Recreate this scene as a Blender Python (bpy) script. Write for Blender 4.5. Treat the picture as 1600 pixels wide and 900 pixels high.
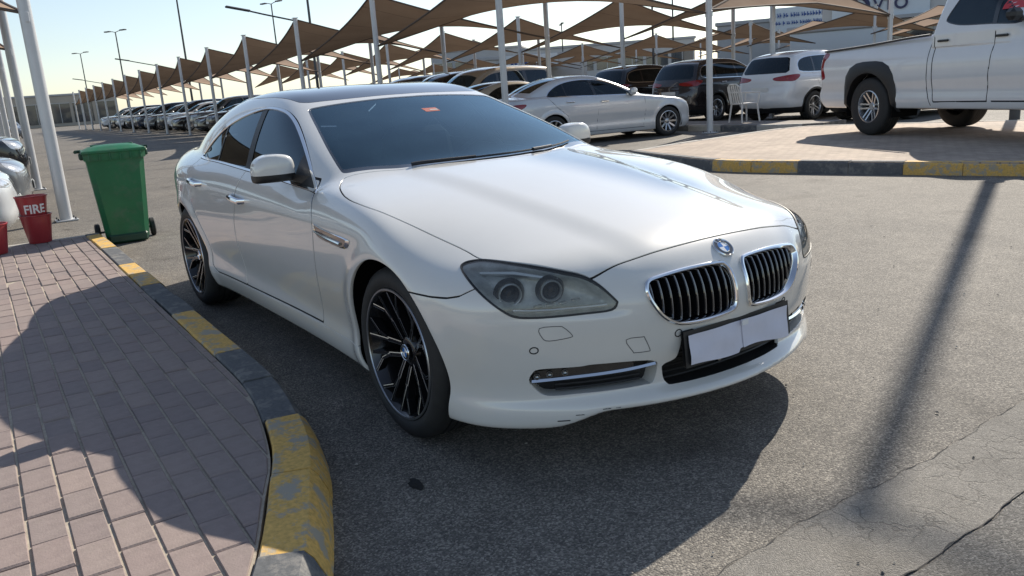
import bpy, bmesh, math, random
import numpy as np
from mathutils import Vector, Matrix, Euler
random.seed(7); rng=np.random.default_rng(7)
for o in list(bpy.data.objects): bpy.data.objects.remove(o)
SC=bpy.context.scene; COL=SC.collection
# ------------------------------------------------------------------ camera
CAM=np.array([2.737,-2.1805,1.2993]); YAW,PIT,ROL=2.5506,.2406,.0699; FPX=1280.7
_f=np.array([math.cos(PIT)*math.cos(YAW),math.cos(PIT)*math.sin(YAW),-math.sin(PIT)])
_r=np.array([math.sin(YAW),-math.cos(YAW),0]); _d=np.cross(_f,_r)
_r2=math.cos(ROL)*_r+math.sin(ROL)*_d; _d2=-math.sin(ROL)*_r+math.cos(ROL)*_d
cd=bpy.data.cameras.new('camera'); cam=bpy.data.objects.new('camera',cd); COL.objects.link(cam)
cd.sensor_width=36; cd.lens=36*FPX/1600; cd.clip_start=.05; cd.clip_end=3000
M=Matrix.Identity(4)
for i in range(3): M[i][0]=_r2[i]; M[i][1]=-_d2[i]; M[i][2]=-_f[i]; M[i][3]=CAM[i]
cam.matrix_world=M; SC.camera=cam
# ------------------------------------------------------------------ sky, sun, exposure
SUN_EL=math.radians(34.3); SUN_AZ=math.atan2(.919,-.395)          # direction towards the sun
w=bpy.data.worlds.new('World'); SC.world=w; w.use_nodes=True
nt=w.node_tree; bg=nt.nodes['Background']; sky=nt.nodes.new('ShaderNodeTexSky'); sky.sky_type='NISHITA'
sky.sun_disc=False; sky.sun_elevation=SUN_EL; sky.sun_rotation=math.pi/2-SUN_AZ
sky.air_density=1.0; sky.dust_density=.35; sky.ozone_density=2.0; sky.altitude=0
hs=nt.nodes.new('ShaderNodeHueSaturation'); hs.inputs['Saturation'].default_value=.78; nt.links.new(sky.outputs[0],hs.inputs['Color']); nt.links.new(hs.outputs[0],bg.inputs[0]); bg.inputs[1].default_value=.105
sl=bpy.data.lights.new('sun','SUN'); sl.energy=4.9; sl.angle=math.radians(.45); sl.color=(1,.915,.79)
sun=bpy.data.objects.new('sun',sl); COL.objects.link(sun)
sd=Vector((math.cos(SUN_EL)*math.cos(SUN_AZ),math.cos(SUN_EL)*math.sin(SUN_AZ),math.sin(SUN_EL)))
sun.rotation_euler=sd.to_track_quat('Z','Y').to_euler(); sun.location=(0,0,30)
SC.view_settings.view_transform='Standard'; SC.view_settings.look='None'; SC.view_settings.exposure=0.47; SC.view_settings.gamma=1
# ------------------------------------------------------------------ materials
MATS={}
def srgb(h):
    c=[int(h[i:i+2],16)/255 for i in (0,2,4)]
    return tuple(x/12.92 if x<=.04045 else ((x+.055)/1.055)**2.4 for x in c)
def mat(name,col=(.5,.5,.5),rough=.5,metal=0,coat=0,var=0,vscale=8,bump=0,bscale=200,spec=.5,emit=None,estr=1,trans=0,ior=1.5,dirt=None,dscale=3):
    if name in MATS: return MATS[name]
    m=bpy.data.materials.new(name); m.use_nodes=True; t=m.node_tree; b=t.nodes['Principled BSDF']
    b.inputs['Base Color'].default_value=(*col,1); b.inputs['Roughness'].default_value=rough; b.inputs['Metallic'].default_value=metal
    b.inputs['Coat Weight'].default_value=coat; b.inputs['Coat Roughness'].default_value=.03
    b.inputs['Specular IOR Level'].default_value=spec; b.inputs['IOR'].default_value=ior
    b.inputs['Transmission Weight'].default_value=trans
    if emit: b.inputs['Emission Color'].default_value=(*emit,1); b.inputs['Emission Strength'].default_value=estr
    N=t.nodes.new; L=t.links.new
    if var or bump or dirt: tc=N('ShaderNodeTexCoord')
    if var or dirt:
        n=N('ShaderNodeTexNoise'); n.inputs['Scale'].default_value=vscale; n.inputs['Detail'].default_value=6; n.inputs['Roughness'].default_value=.65
        L(tc.outputs['Object'],n.inputs['Vector'])
        r=N('ShaderNodeMapRange'); r.inputs[1].default_value=.25; r.inputs[2].default_value=.75; r.inputs[3].default_value=1-var; r.inputs[4].default_value=1+var
        L(n.outputs[0],r.inputs[0])
        mx=N('ShaderNodeMix'); mx.data_type='RGBA'; mx.blend_type='MULTIPLY'; mx.inputs[0].default_value=1
        mx.inputs[6].default_value=(*col,1); L(r.outputs[0],mx.inputs[7]); out=mx.outputs[2]
        if dirt:
            n2=N('ShaderNodeTexNoise'); n2.inputs['Scale'].default_value=dscale; n2.inputs['Detail'].default_value=8; n2.inputs['Roughness'].default_value=.7
            L(tc.outputs['Object'],n2.inputs['Vector'])
            r2=N('ShaderNodeMapRange'); r2.inputs[1].default_value=.5; r2.inputs[2].default_value=.75; r2.inputs[4].default_value=dirt[3] if len(dirt)>3 else .6
            L(n2.outputs[0],r2.inputs[0])
            m2=N('ShaderNodeMix'); m2.data_type='RGBA'; L(r2.outputs[0],m2.inputs[0]); L(out,m2.inputs[6]); m2.inputs[7].default_value=(*dirt[:3],1); out=m2.outputs[2]
            r3=N('ShaderNodeMapRange'); r3.inputs[3].default_value=rough; r3.inputs[4].default_value=min(1,rough+.25); L(r2.outputs[0],r3.inputs[0]); L(r3.outputs[0],b.inputs['Roughness'])
        L(out,b.inputs['Base Color'])
    if bump:
        n3=N('ShaderNodeTexNoise'); n3.inputs['Scale'].default_value=bscale; n3.inputs['Detail'].default_value=4; L(tc.outputs['Object'],n3.inputs['Vector'])
        bp=N('ShaderNodeBump'); bp.inputs['Strength'].default_value=bump; bp.inputs['Distance'].default_value=.002
        L(n3.outputs[0],bp.inputs['Height']); L(bp.outputs[0],b.inputs['Normal'])
    MATS[name]=m; return m
def glass(name,tint=(.1,.12,.12),ior=1.5,rough=.0,haze=0,hazecol=(.4,.42,.42),gcol=(1,1,1)):
    if name in MATS: return MATS[name]
    m=bpy.data.materials.new(name); m.use_nodes=True; t=m.node_tree; t.nodes.clear(); N=t.nodes.new; L=t.links.new
    o=N('ShaderNodeOutputMaterial'); mx=N('ShaderNodeMixShader'); fr=N('ShaderNodeFresnel'); fr.inputs[0].default_value=ior
    tr=N('ShaderNodeBsdfTransparent'); tr.inputs[0].default_value=(*tint,1); gl=N('ShaderNodeBsdfGlossy'); gl.inputs['Roughness'].default_value=rough; gl.inputs[0].default_value=(*gcol,1)
    L(fr.outputs[0],mx.inputs[0]); L(gl.outputs[0],mx.inputs[2])
    if haze:
        df=N('ShaderNodeBsdfDiffuse'); df.inputs[0].default_value=(*hazecol,1); m2=N('ShaderNodeMixShader'); 
        tc=N('ShaderNodeTexCoord'); nn=N('ShaderNodeTexNoise'); nn.inputs['Scale'].default_value=5; nn.inputs['Detail'].default_value=8; L(tc.outputs['Object'],nn.inputs['Vector'])
        mr=N('ShaderNodeMapRange'); mr.inputs[1].default_value=.3; mr.inputs[2].default_value=.8; mr.inputs[3].default_value=haze*.4; mr.inputs[4].default_value=haze*1.5; L(nn.outputs[0],mr.inputs[0]); L(mr.outputs[0],m2.inputs[0])
        L(tr.outputs[0],m2.inputs[1]); L(df.outputs[0],m2.inputs[2]); L(m2.outputs[0],mx.inputs[1])
    else: L(tr.outputs[0],mx.inputs[1])
    L(mx.outputs[0],o.inputs[0]); MATS[name]=m; return m
# ------------------------------------------------------------------ object helpers
def tag(o,label=None,cat=None,group=None,kind=None):
    if label: o['label']=label
    if cat: o['category']=cat
    if group: o['group']=group
    if kind: o['kind']=kind
    return o
def thing(name,label,cat,loc=(0,0,0),rz=0,group=None):
    o=bpy.data.objects.new(name,None); o.empty_display_size=.2; COL.objects.link(o); o.location=loc; o.rotation_euler=(0,0,rz)
    return tag(o,label,cat,group)
def arr_mesh(name,V,T,mats,N=None,midx=None):
    me=bpy.data.meshes.new(name); V=np.ascontiguousarray(V,np.float32); T=np.ascontiguousarray(T,np.int32); k=T.shape[1]
    me.vertices.add(len(V)); me.vertices.foreach_set('co',V.ravel()); me.loops.add(T.size); me.loops.foreach_set('vertex_index',T.ravel())
    me.polygons.add(len(T)); me.polygons.foreach_set('loop_start',np.arange(0,T.size,k,dtype=np.int32)); me.polygons.foreach_set('loop_total',np.full(len(T),k,np.int32))
    me.polygons.foreach_set('use_smooth',np.ones(len(T),bool))
    for m in (mats if isinstance(mats,(list,tuple)) else [mats]): me.materials.append(m)
    if midx is not None: me.polygons.foreach_set('material_index',np.asarray(midx,np.int32))
    me.update(); me.validate()
    if N is not None: me.normals_split_custom_set_from_vertices(np.ascontiguousarray(N,np.float32))
    return me
def link(name,me,parent=None,loc=None):
    o=bpy.data.objects.new(name,me); COL.objects.link(o)
    if parent: o.parent=parent
    if loc is not None: o.location=loc
    return o
class MB:
    def __init__(s): s.v=[]; s.f=[]; s.m=[]
    def add(s,V,F,mi=0):
        n=len(s.v); s.v+= [tuple(map(float,p)) for p in V]; s.f+=[tuple(int(i)+n for i in f) for f in F]; s.m+=[mi]*len(F); return s
    def box(s,c,d,R=None,bev=0,mi=0):
        c=np.array(c,float); h=np.array(d,float)/2
        if bev<=0:
            V=np.array([(x,y,z) for x in(-1,1) for y in(-1,1) for z in(-1,1)])*h; F=[(0,1,3,2),(4,6,7,5),(0,4,5,1),(2,3,7,6),(0,2,6,4),(1,5,7,3)]
        else:
            b=min(bev,h.min()*.95); V=[];ix={}
            for sx in(-1,1):
                for sy in(-1,1):
                    for sz in(-1,1):
                        sg=np.array((sx,sy,sz))
                        for a in range(3):
                            p=sg*(h-b); p[a]=sg[a]*h[a]; ix[(sx,sy,sz,a)]=len(V); V.append(p)
            F=[]
            for a in range(3):
                b1,b2=[(1,2),(2,0),(0,1)][a]
                for sg in(-1,1):
                    q=[]
                    for u,w_ in((-1,-1),(1,-1),(1,1),(-1,1)):
                        k=[0,0,0];k[a]=sg;k[b1]=u;k[b2]=w_; q.append(ix[(*k,a)])
                    F.append(q if sg>0 else q[::-1])
            for a in range(3):   # edges parallel to axis a
                b1,b2=[(1,2),(2,0),(0,1)][a]
                for u in(-1,1):
                    for w_ in(-1,1):
                        k0=[0,0,0];k1=[0,0,0];k0[a]=-1;k1[a]=1
                        for k in(k0,k1): k[b1]=u;k[b2]=w_
                        q=[ix[(*k0,b1)],ix[(*k1,b1)],ix[(*k1,b2)],ix[(*k0,b2)]]
                        F.append(q if u*w_<0 else q[::-1])
            for sx in(-1,1):
                for sy in(-1,1):
                    for sz in(-1,1):
                        q=[ix[(sx,sy,sz,a)] for a in range(3)]; F.append(q if sx*sy*sz>0 else q[::-1])
            V=np.array(V)
        if R is not None: V=V@np.array(R).T
        return s.add(V+c,F,mi)
    def tube(s,pts,r,n=10,cap=True,mi=0,flat=1):
        P=np.array(pts,float); rr=np.broadcast_to(np.asarray(r,float),(len(P),)); V=[];F=[]; up=None
        for i,p in enumerate(P):
            t=P[min(i+1,len(P)-1)]-P[max(i-1,0)]; t/=np.linalg.norm(t)
            if up is None: up=np.array((0,0,1.)) if abs(t[2])<.9 else np.array((1.,0,0))
            a=np.cross(t,up); a/=np.linalg.norm(a); b=np.cross(a,t); up=b
            for k in range(n):
                an=2*math.pi*k/n; V.append(p+rr[i]*(a*math.cos(an)+b*math.sin(an)*flat))
        for i in range(len(P)-1):
            for k in range(n): F.append((i*n+k,i*n+(k+1)%n,(i+1)*n+(k+1)%n,(i+1)*n+k))
        if cap: F.append(tuple(range(n-1,-1,-1))); F.append(tuple((len(P)-1)*n+k for k in range(n)))
        return s.add(V,F,mi)
    def lathe(s,prof,n=32,axis='y',c=(0,0,0),mi=0,closed=False):
        V=[];F=[];m=len(prof)
        for k in range(n):
            an=2*math.pi*k/n
            for (r,h) in prof:
                a,b=r*math.cos(an),r*math.sin(an)
                V.append({'y':(a,h,b),'z':(a,b,h),'x':(h,a,b)}[axis])
        for k in range(n):
            k2=(k+1)%n
            for j in range(m-1 if not closed else m):
                j2=(j+1)%m; q=(k*m+j,k*m+j2,k2*m+j2,k2*m+j); F.append(q if axis!='y' else q[::-1])
        return s.add(np.array(V)+np.array(c),F,mi)
    def prism(s,poly,z0,z1,axes='xyz',mi=0,c=(0,0,0),R=None):
        n=len(poly); V=[]
        for z in(z0,z1):
            for a,b in poly: V.append((a,b,z))
        V=np.array(V,float)
        if axes=='xzy': V=V[:,[0,2,1]]
        if axes=='yzx': V=V[:,[2,0,1]]
        if R is not None: V=V@np.array(R).T
        V=V+np.array(c)
        F=[tuple(range(n-1,-1,-1)),tuple(range(n,2*n))]+[(i,(i+1)%n,n+(i+1)%n,n+i) for i in range(n)]
        return s.add(V,F,mi)
    def mesh(s,name,mats,ang=35,smooth=True,fix=True):
        me=bpy.data.meshes.new(name); me.from_pydata(s.v,[],s.f)
        for m in (mats if isinstance(mats,(list,tuple)) else [mats]): me.materials.append(m)
        me.polygons.foreach_set('material_index',np.array(s.m,np.int32)); me.update()
        if fix:
            bm=bmesh.new(); bm.from_mesh(me); bmesh.ops.recalc_face_normals(bm,faces=bm.faces); bm.to_mesh(me); bm.free()
        if smooth: me.shade_smooth(); me.set_sharp_from_angle(angle=math.radians(ang))
        return me
    def build(s,name,mats,parent=None,loc=None,ang=35,smooth=True,fix=True): return link(name,s.mesh(name,mats,ang,smooth,fix),parent,loc)
def copy_tree(o,parent=None):
    c=o.copy(); COL.objects.link(c)
    c.parent=parent
    for ch in list(o.children): copy_tree(ch,c)
    return c
def text_mesh(txt,size,mat_,name='lettering',depth=.002,align='CENTER',scale=(1,1),bold=.0):
    cu=bpy.data.curves.new(name,'FONT'); cu.body=txt; cu.size=size; cu.align_x=align; cu.align_y='CENTER'; cu.extrude=depth; cu.offset=bold
    ob=bpy.data.objects.new(name,cu); COL.objects.link(ob); dg=bpy.context.evaluated_depsgraph_get(); me=bpy.data.meshes.new_from_object(ob.evaluated_get(dg))
    bpy.data.objects.remove(ob); bpy.data.curves.remove(cu); me.materials.clear(); me.materials.append(mat_); me.name=name
    for v in me.vertices: v.co.x*=scale[0]; v.co.y*=scale[1]
    return me
# ------------------------------------------------------------------ implicit surfaces
class Spl:
    def __init__(s,pts):
        p=np.array(sorted(pts),float); s.x=p[:,0]; s.y=p[:,1]; n=len(p); h=np.diff(s.x); d=np.diff(s.y)/h
        A=np.eye(n); b=np.zeros(n)
        for i in range(1,n-1): A[i,i-1]=h[i-1];A[i,i]=2*(h[i-1]+h[i]);A[i,i+1]=h[i];b[i]=6*(d[i]-d[i-1])
        s.m=np.linalg.solve(A,b); s.h=h; s.s0=d[0]-h[0]*s.m[1]/6; s.s1=d[-1]+h[-1]*s.m[-2]/6
    def __call__(s,t):
        t=np.asarray(t,float); i=np.clip(np.searchsorted(s.x,t)-1,0,len(s.h)-1); h=s.h[i]; a=(s.x[i+1]-t)/h; b=(t-s.x[i])/h
        r=a*s.y[i]+b*s.y[i+1]+((a**3-a)*s.m[i]+(b**3-b)*s.m[i+1])*h*h/6
        r=np.where(t<s.x[0],s.y[0]+(t-s.x[0])*s.s0,r); return np.where(t>s.x[-1],s.y[-1]+(t-s.x[-1])*s.s1,r)
class Lin:
    def __init__(s,pts): p=np.array(sorted(pts),float); s.x=p[:,0]; s.y=p[:,1]
    def __call__(s,t): return np.interp(t,s.x,s.y)
def smax(a,b,k):
    h=np.maximum(k-np.abs(a-b),0)/k; return np.maximum(a,b)+h*h*h*k/6
def smin(a,b,k): return -smax(-a,-b,k)
def sst(a,b,t):
    u=np.clip((t-a)/(b-a),0,1); return u*u*u*(u*(6*u-15)+10)
def grad(f,P,h=1e-3):
    x,y,z=P.T; return np.stack([f(x+h,y,z)-f(x-h,y,z),f(x,y+h,z)-f(x,y-h,z),f(x,y,z+h)-f(x,y,z-h)],-1)/(2*h)
def isosurf(f,lo,hi,h,iters=3):
    lo=np.array(lo,float); hi=np.array(hi,float); q=4; H=h*q
    nc=np.ceil((hi-lo)/H).astype(int); n=nc*q+1
    ax=[lo[i]+H*np.arange(nc[i]+1) for i in range(3)]
    G=np.meshgrid(*ax,indexing='ij'); C=f(*[g.ravel() for g in G]).reshape(G[0].shape)
    near=np.zeros(nc,bool); mn=np.full(nc,1e9); mxx=np.full(nc,-1e9)
    for i in(0,1):
        for j in(0,1):
            for k in(0,1):
                s_=C[i:nc[0]+i,j:nc[1]+j,k:nc[2]+k]; mn=np.minimum(mn,s_); mxx=np.maximum(mxx,s_)
    near=(mn<H*1.3)&(mxx>-H*1.3)
    Fv=np.full(n,np.nan,np.float32); msk=np.zeros(n,bool)
    for c in np.argwhere(near): a=c*q; msk[a[0]:a[0]+q+1,a[1]:a[1]+q+1,a[2]:a[2]+q+1]=True
    ii=np.argwhere(msk); P=lo+ii*h
    Fv[msk]=f(P[:,0],P[:,1],P[:,2])
    m=n-1; S=Fv<0; ok=~np.isnan(Fv)
    cs=np.zeros(m,np.int8); co=np.ones(m,bool)
    for i in(0,1):
        for j in(0,1):
            for k in(0,1):
                sl=(slice(i,m[0]+i),slice(j,m[1]+j),slice(k,m[2]+k)); cs+=S[sl]; co&=ok[sl]
    act=co&(cs>0)&(cs<8); ca=np.argwhere(act); idx=np.full(m,-1,np.int64); idx[act]=np.arange(len(ca))
    acc=np.zeros((len(ca),3)); cnt=np.zeros(len(ca))
    cor=[(i,j,k) for i in(0,1) for j in(0,1) for k in(0,1)]
    vals={c:Fv[ca[:,0]+c[0],ca[:,1]+c[1],ca[:,2]+c[2]] for c in cor}
    for c in cor:
        for a in range(3):
            if c[a]==0:
                d=list(c); d[a]=1; d=tuple(d); v0,v1=vals[c],vals[d]; x=(v0<0)!=(v1<0); t=np.where(x,v0/np.where(x,v0-v1,1),0)
                p=np.tile(np.array(c,float),(len(ca),1)); p[:,a]+=t; acc[x]+=p[x]; cnt[x]+=1
    V=lo+(ca+acc/cnt[:,None])*h
    Q=[]
    for a in range(3):
        b,c=(a+1)%3,(a+2)%3
        s0=[slice(None)]*3; s1=[slice(None)]*3; s0[a]=slice(0,n[a]-1); s1[a]=slice(1,n[a])
        x=(S[tuple(s0)]!=S[tuple(s1)])&ok[tuple(s0)]&ok[tuple(s1)]; e=np.argwhere(x)
        e=e[(e[:,b]>0)&(e[:,c]>0)&(e[:,b]<m[b])&(e[:,c]<m[c])]
        inside=S[e[:,0],e[:,1],e[:,2]]
        def cell(db,dc):
            k=e.copy(); k[:,b]+=db; k[:,c]+=dc; return idx[k[:,0],k[:,1],k[:,2]]
        qd=np.stack([cell(-1,-1),cell(0,-1),cell(0,0),cell(-1,0)],1); qd[~inside]=qd[~inside][:,::-1]
        Q.append(qd[(qd>=0).all(1)])
    Q=np.concatenate(Q)
    for _ in range(iters):
        g=grad(f,V); v=f(*V.T); st=v[:,None]*g/np.maximum((g*g).sum(1),.05)[:,None]; ln=np.linalg.norm(st,axis=1); st*=np.minimum(1,(h*.8)/np.maximum(ln,1e-9))[:,None]; V=V-st
    g=grad(f,V); N=g/np.maximum(np.linalg.norm(g,axis=1),1e-9)[:,None]
    T=np.concatenate([Q[:,[0,1,2]],Q[:,[0,2,3]]]); return V,N,T
def spoly(pts,n=6,closed=True,sharp=()):
    P=np.array(pts,float); m=len(P); out=[]
    for i in range(m if closed else m-1):
        p0,p1,p2,p3=[P[(i+k)%m] if closed else P[min(max(i+k,0),m-1)] for k in(-1,0,1,2)]
        if i in sharp: p0=p1
        if (i+1)%m in sharp: p3=p2
        for t in np.arange(n)/n:
            out.append(.5*((2*p1)+(-p0+p2)*t+(2*p0-5*p1+4*p2-p3)*t*t+(-p0+3*p1-3*p2+p3)*t**3))
    if not closed: out.append(P[-1])
    return np.array(out)
def psdf(px,py,poly,closed=True,far=.3):
    poly=np.asarray(poly,float); r=np.full(len(px),far); lo=poly.min(0)-far; hi=poly.max(0)+far
    s=np.where((px>lo[0])&(px<hi[0])&(py>lo[1])&(py<hi[1]))[0]
    if not len(s): return r
    x=px[s]; y=py[s]; d=np.full(len(s),1e9); ins=np.zeros(len(s),bool); m=len(poly)
    for i in range(m if closed else m-1):
        a=poly[i]; b=poly[(i+1)%m]; e=b-a; L2=max(e@e,1e-12); wx=x-a[0]; wy=y-a[1]; t=np.clip((wx*e[0]+wy*e[1])/L2,0,1)
        d=np.minimum(d,(wx-t*e[0])**2+(wy-t*e[1])**2)
        if closed:
            c=((a[1]>y)!=(b[1]>y)); 
            if abs(e[1])>1e-12: ins^=c&(x<a[0]+e[0]*(y-a[1])/e[1])
    d=np.sqrt(d); r[s]=np.where(ins,-d,d) if closed else d; return r
class Skin:
    """triangulated skin with exact normals that can be cut along scalar functions"""
    def __init__(s,V,N,T): s.V,s.N,s.T=V,N,T; s.L=np.zeros(len(T),int); s.names=['paint']
    def lab(s,n):
        if n not in s.names: s.names.append(n)
        return s.names.index(n)
    def cut(s,f):
        f=f.copy(); f[np.abs(f)<1e-4]=1e-4
        S=f[s.T]<0; k=S.sum(1); mixed=(k>0)&(k<3); T=s.T[mixed]; L=s.L[mixed]; keepT=s.T[~mixed]; keepL=s.L[~mixed]
        if not len(T): return f
        Sm=S[mixed]; km=k[mixed]; odd=np.where(km==1,Sm.argmax(1),(~Sm).argmax(1)); r=np.arange(len(T))
        a=T[r,odd]; b=T[r,(odd+1)%3]; c=T[r,(odd+2)%3]
        def key(u,v): return np.minimum(u,v)*np.int64(len(s.V))+np.maximum(u,v)
        ks=np.concatenate([key(a,b),key(a,c)]); uu,inv=np.unique(ks,return_inverse=True); i0=uu//len(s.V); i1=uu%len(s.V)
        t=(f[i0]/(f[i0]-f[i1]))[:,None]; nv=s.V[i0]*(1-t)+s.V[i1]*t; nn=s.N[i0]*(1-t)+s.N[i1]*t; nn/=np.linalg.norm(nn,axis=1)[:,None]
        n0=len(s.V); p=n0+inv[:len(a)]; q=n0+inv[len(a):]
        s.V=np.concatenate([s.V,nv]); s.N=np.concatenate([s.N,nn])
        s.T=np.concatenate([keepT,np.stack([a,p,q],1),np.stack([p,b,c],1),np.stack([p,c,q],1)]); s.L=np.concatenate([keepL,L,L,L])
        return np.concatenate([f,np.zeros(len(uu))])
    def side(s,f): return f[s.T].sum(1)
    def carve(s,name,fn,gap=.0,over=None,gapname='gap'):
        """faces where fn<0 get label name; a band of width gap round the outline becomes gapname"""
        f=s.cut(fn(*s.V.T)+gap/2); ok=np.ones(len(s.T),bool) if over is None else np.isin(s.L,[s.lab(o) for o in over])
        if over is not None: pass
        s.L[(s.side(f)<0)&ok]=s.lab(name)
        if gap>0:
            f2=s.cut(fn(*s.V.T)-gap/2); ok=np.ones(len(s.T),bool) if over is None else np.isin(s.L,[s.lab(o) for o in over])
            s.L[(s.side(f2)<0)&ok&(s.L!=s.lab(name))]=s.lab(gapname)
    def part(s,name,mask=None,off=0.,rim=0.,flip=False):
        m=np.isin(s.L,[s.lab(n) for n in (name if isinstance(name,(list,tuple)) else [name])])
        if mask is not None: m&=mask
        T=s.T[m]; u,inv=np.unique(T,return_inverse=True); T=inv.reshape(-1,3); V=s.V[u]+s.N[u]*off; N=s.N[u]
        if len(T)==0: return V,N,T
        if rim:
            E=np.concatenate([T[:,[0,1]],T[:,[1,2]],T[:,[2,0]]]); k=np.minimum(E[:,0],E[:,1]).astype(np.int64)*len(V)+np.maximum(E[:,0],E[:,1])
            _,ix,ct=np.unique(k,return_index=True,return_counts=True); B=E[ix[ct==1]]
            n=len(V); bu,bi=np.unique(B,return_inverse=True); B2=bi.reshape(-1,2)
            en=np.zeros((len(bu),3)); ed=V[B[:,1]]-V[B[:,0]]; fn=np.cross(ed,N[B[:,0]]); fn/=np.maximum(np.linalg.norm(fn,axis=1),1e-9)[:,None]
            np.add.at(en,B2[:,0],fn); np.add.at(en,B2[:,1],fn); en/=np.maximum(np.linalg.norm(en,axis=1),1e-9)[:,None]
            top=V[bu]; bot=V[bu]-N[bu]*rim; nb=len(bu)
            mid=(N[bu]+en); mid/=np.linalg.norm(mid,axis=1)[:,None]
            Vn=np.concatenate([V,top,bot]); Nn=np.concatenate([N,mid,en]); a=n+B2[:,0]; b=n+B2[:,1]
            T=np.concatenate([T,np.stack([b,a,a+nb],1),np.stack([b,a+nb,b+nb],1)]); V,N=Vn,Nn
        return V,N,T
    def obj(s,part,objname,mt,parent,mask=None,off=0.,rim=0.):
        V,N,T=s.part(part,mask,off,rim)
        if not len(T): return None
        return link(objname,arr_mesh(objname,V,T,mt,N),parent)
# ------------------------------------------------------------------ shared materials
WHITE=mat('white_paint',(.69,.682,.645),.22,0,1.0,.02,3,dirt=(.55,.53,.48,.10),dscale=4)
CHROME=mat('chrome',(.82,.84,.86),.08,1); DCHROME=mat('dark_chrome',(.25,.26,.27),.15,1)
BLACKG=mat('black_gloss',(.008,.009,.011),.06,0,1.0); BLACKP=mat('black_plastic',(.018,.018,.019),.45,0,0,.15,30)
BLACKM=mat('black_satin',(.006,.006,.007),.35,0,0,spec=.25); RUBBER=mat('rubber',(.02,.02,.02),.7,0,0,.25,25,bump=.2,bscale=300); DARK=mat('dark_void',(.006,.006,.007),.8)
RIMB=mat('rim_black',(.012,.012,.014),.2,.3,.6); RIMS=mat('rim_machined',(.50,.52,.54),.28,1)
RIMSILVER=mat('rim_silver',(.50,.51,.53),.28,.9); SHELLM=mat('inner_shell',(.006,.006,.006),.9,spec=.1)
WSG=glass('windscreen_glass',(.50,.60,.64),1.7,0,.04,(.22,.42,.55),(.60,.84,1.0)); SIDEG=glass('tinted_glass',(.06,.075,.08),1.6,0,.02,(.3,.32,.32),(.72,.88,1.0))  # windscreen: bluish diffuse layer and gloss tint paint in the sky's reflection
LENS=glass('clear_lens',(.88,.89,.87),1.5,0,.05,(.66,.65,.58)); INT=mat('interior_trim',(.06,.06,.064),.7,0,0,.2,10); SEAT=mat('seat_leather',(.10,.092,.085),.5,0,0,.15,20)
# ------------------------------------------------------------------ the white sedan in the foreground
wp=Spl([(-4.15,.58),(-3.85,.70),(-3.4,.855),(-2.97,.93),(-2.4,.918),(-1.8,.905),(-1.2,.900),(-.6,.910),(0,.932),(.3,.928),(.42,.912),(.52,.872),(.60,.812),(.68,.725),(.76,.62),(.85,.48),(.95,.30)])
sec=Spl([(-.68,.075),(-.62,.05),(-.57,.034),(-.52,.03),(-.46,.036),(-.38,.028),(-.26,.008),(-.15,.0),(-.05,.0),(.0,.002),(.05,.014),(.10,.036),(.16,.078),(.25,.16)])
zsh=Spl([(-4.2,.90),(-3,.865),(-2,.83),(-1,.80),(0,.775),(.9,.74)])
xf=Spl([(.15,.85),(.185,.895),(.215,.916),(.240,.914),(.258,.895),(.278,.864),(.30,.856),(.34,.862),(.40,.885),(.46,.897),(.51,.905),(.56,.904),(.60,.896),(.64,.880),(.68,.857),(.72,.825),(.76,.785),(.85,.68)])
zc=Spl([(1.0,.685),(.9,.715),(.8,.748),(.6,.800),(.3,.860),(0,.910),(-.3,.955),(-.6,.990),(-.8,1.012),(-1.2,1.045),(-1.77,1.075),(-2.3,1.09),(-2.8,1.09),(-3.3,1.08),(-3.7,1.065),(-4.1,1.04)])
wg=Spl([(-.1,.70),(-.5,.765),(-.8,.805),(-1.2,.828),(-1.7,.84),(-2.2,.842),(-2.7,.824),(-3.1,.775),(-3.6,.65),(-4,.52)])
gt=Spl([(-.1,.80),(-.4,.925),(-.55,.985),(-.9,1.118),(-1.2,1.218),(-1.45,1.297),(-1.63,1.344),(-1.85,1.373),(-2.1,1.382),(-2.4,1.372),(-2.75,1.322),(-3.1,1.237),(-3.45,1.13),(-3.8,1.01),(-4.1,.9)])
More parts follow.
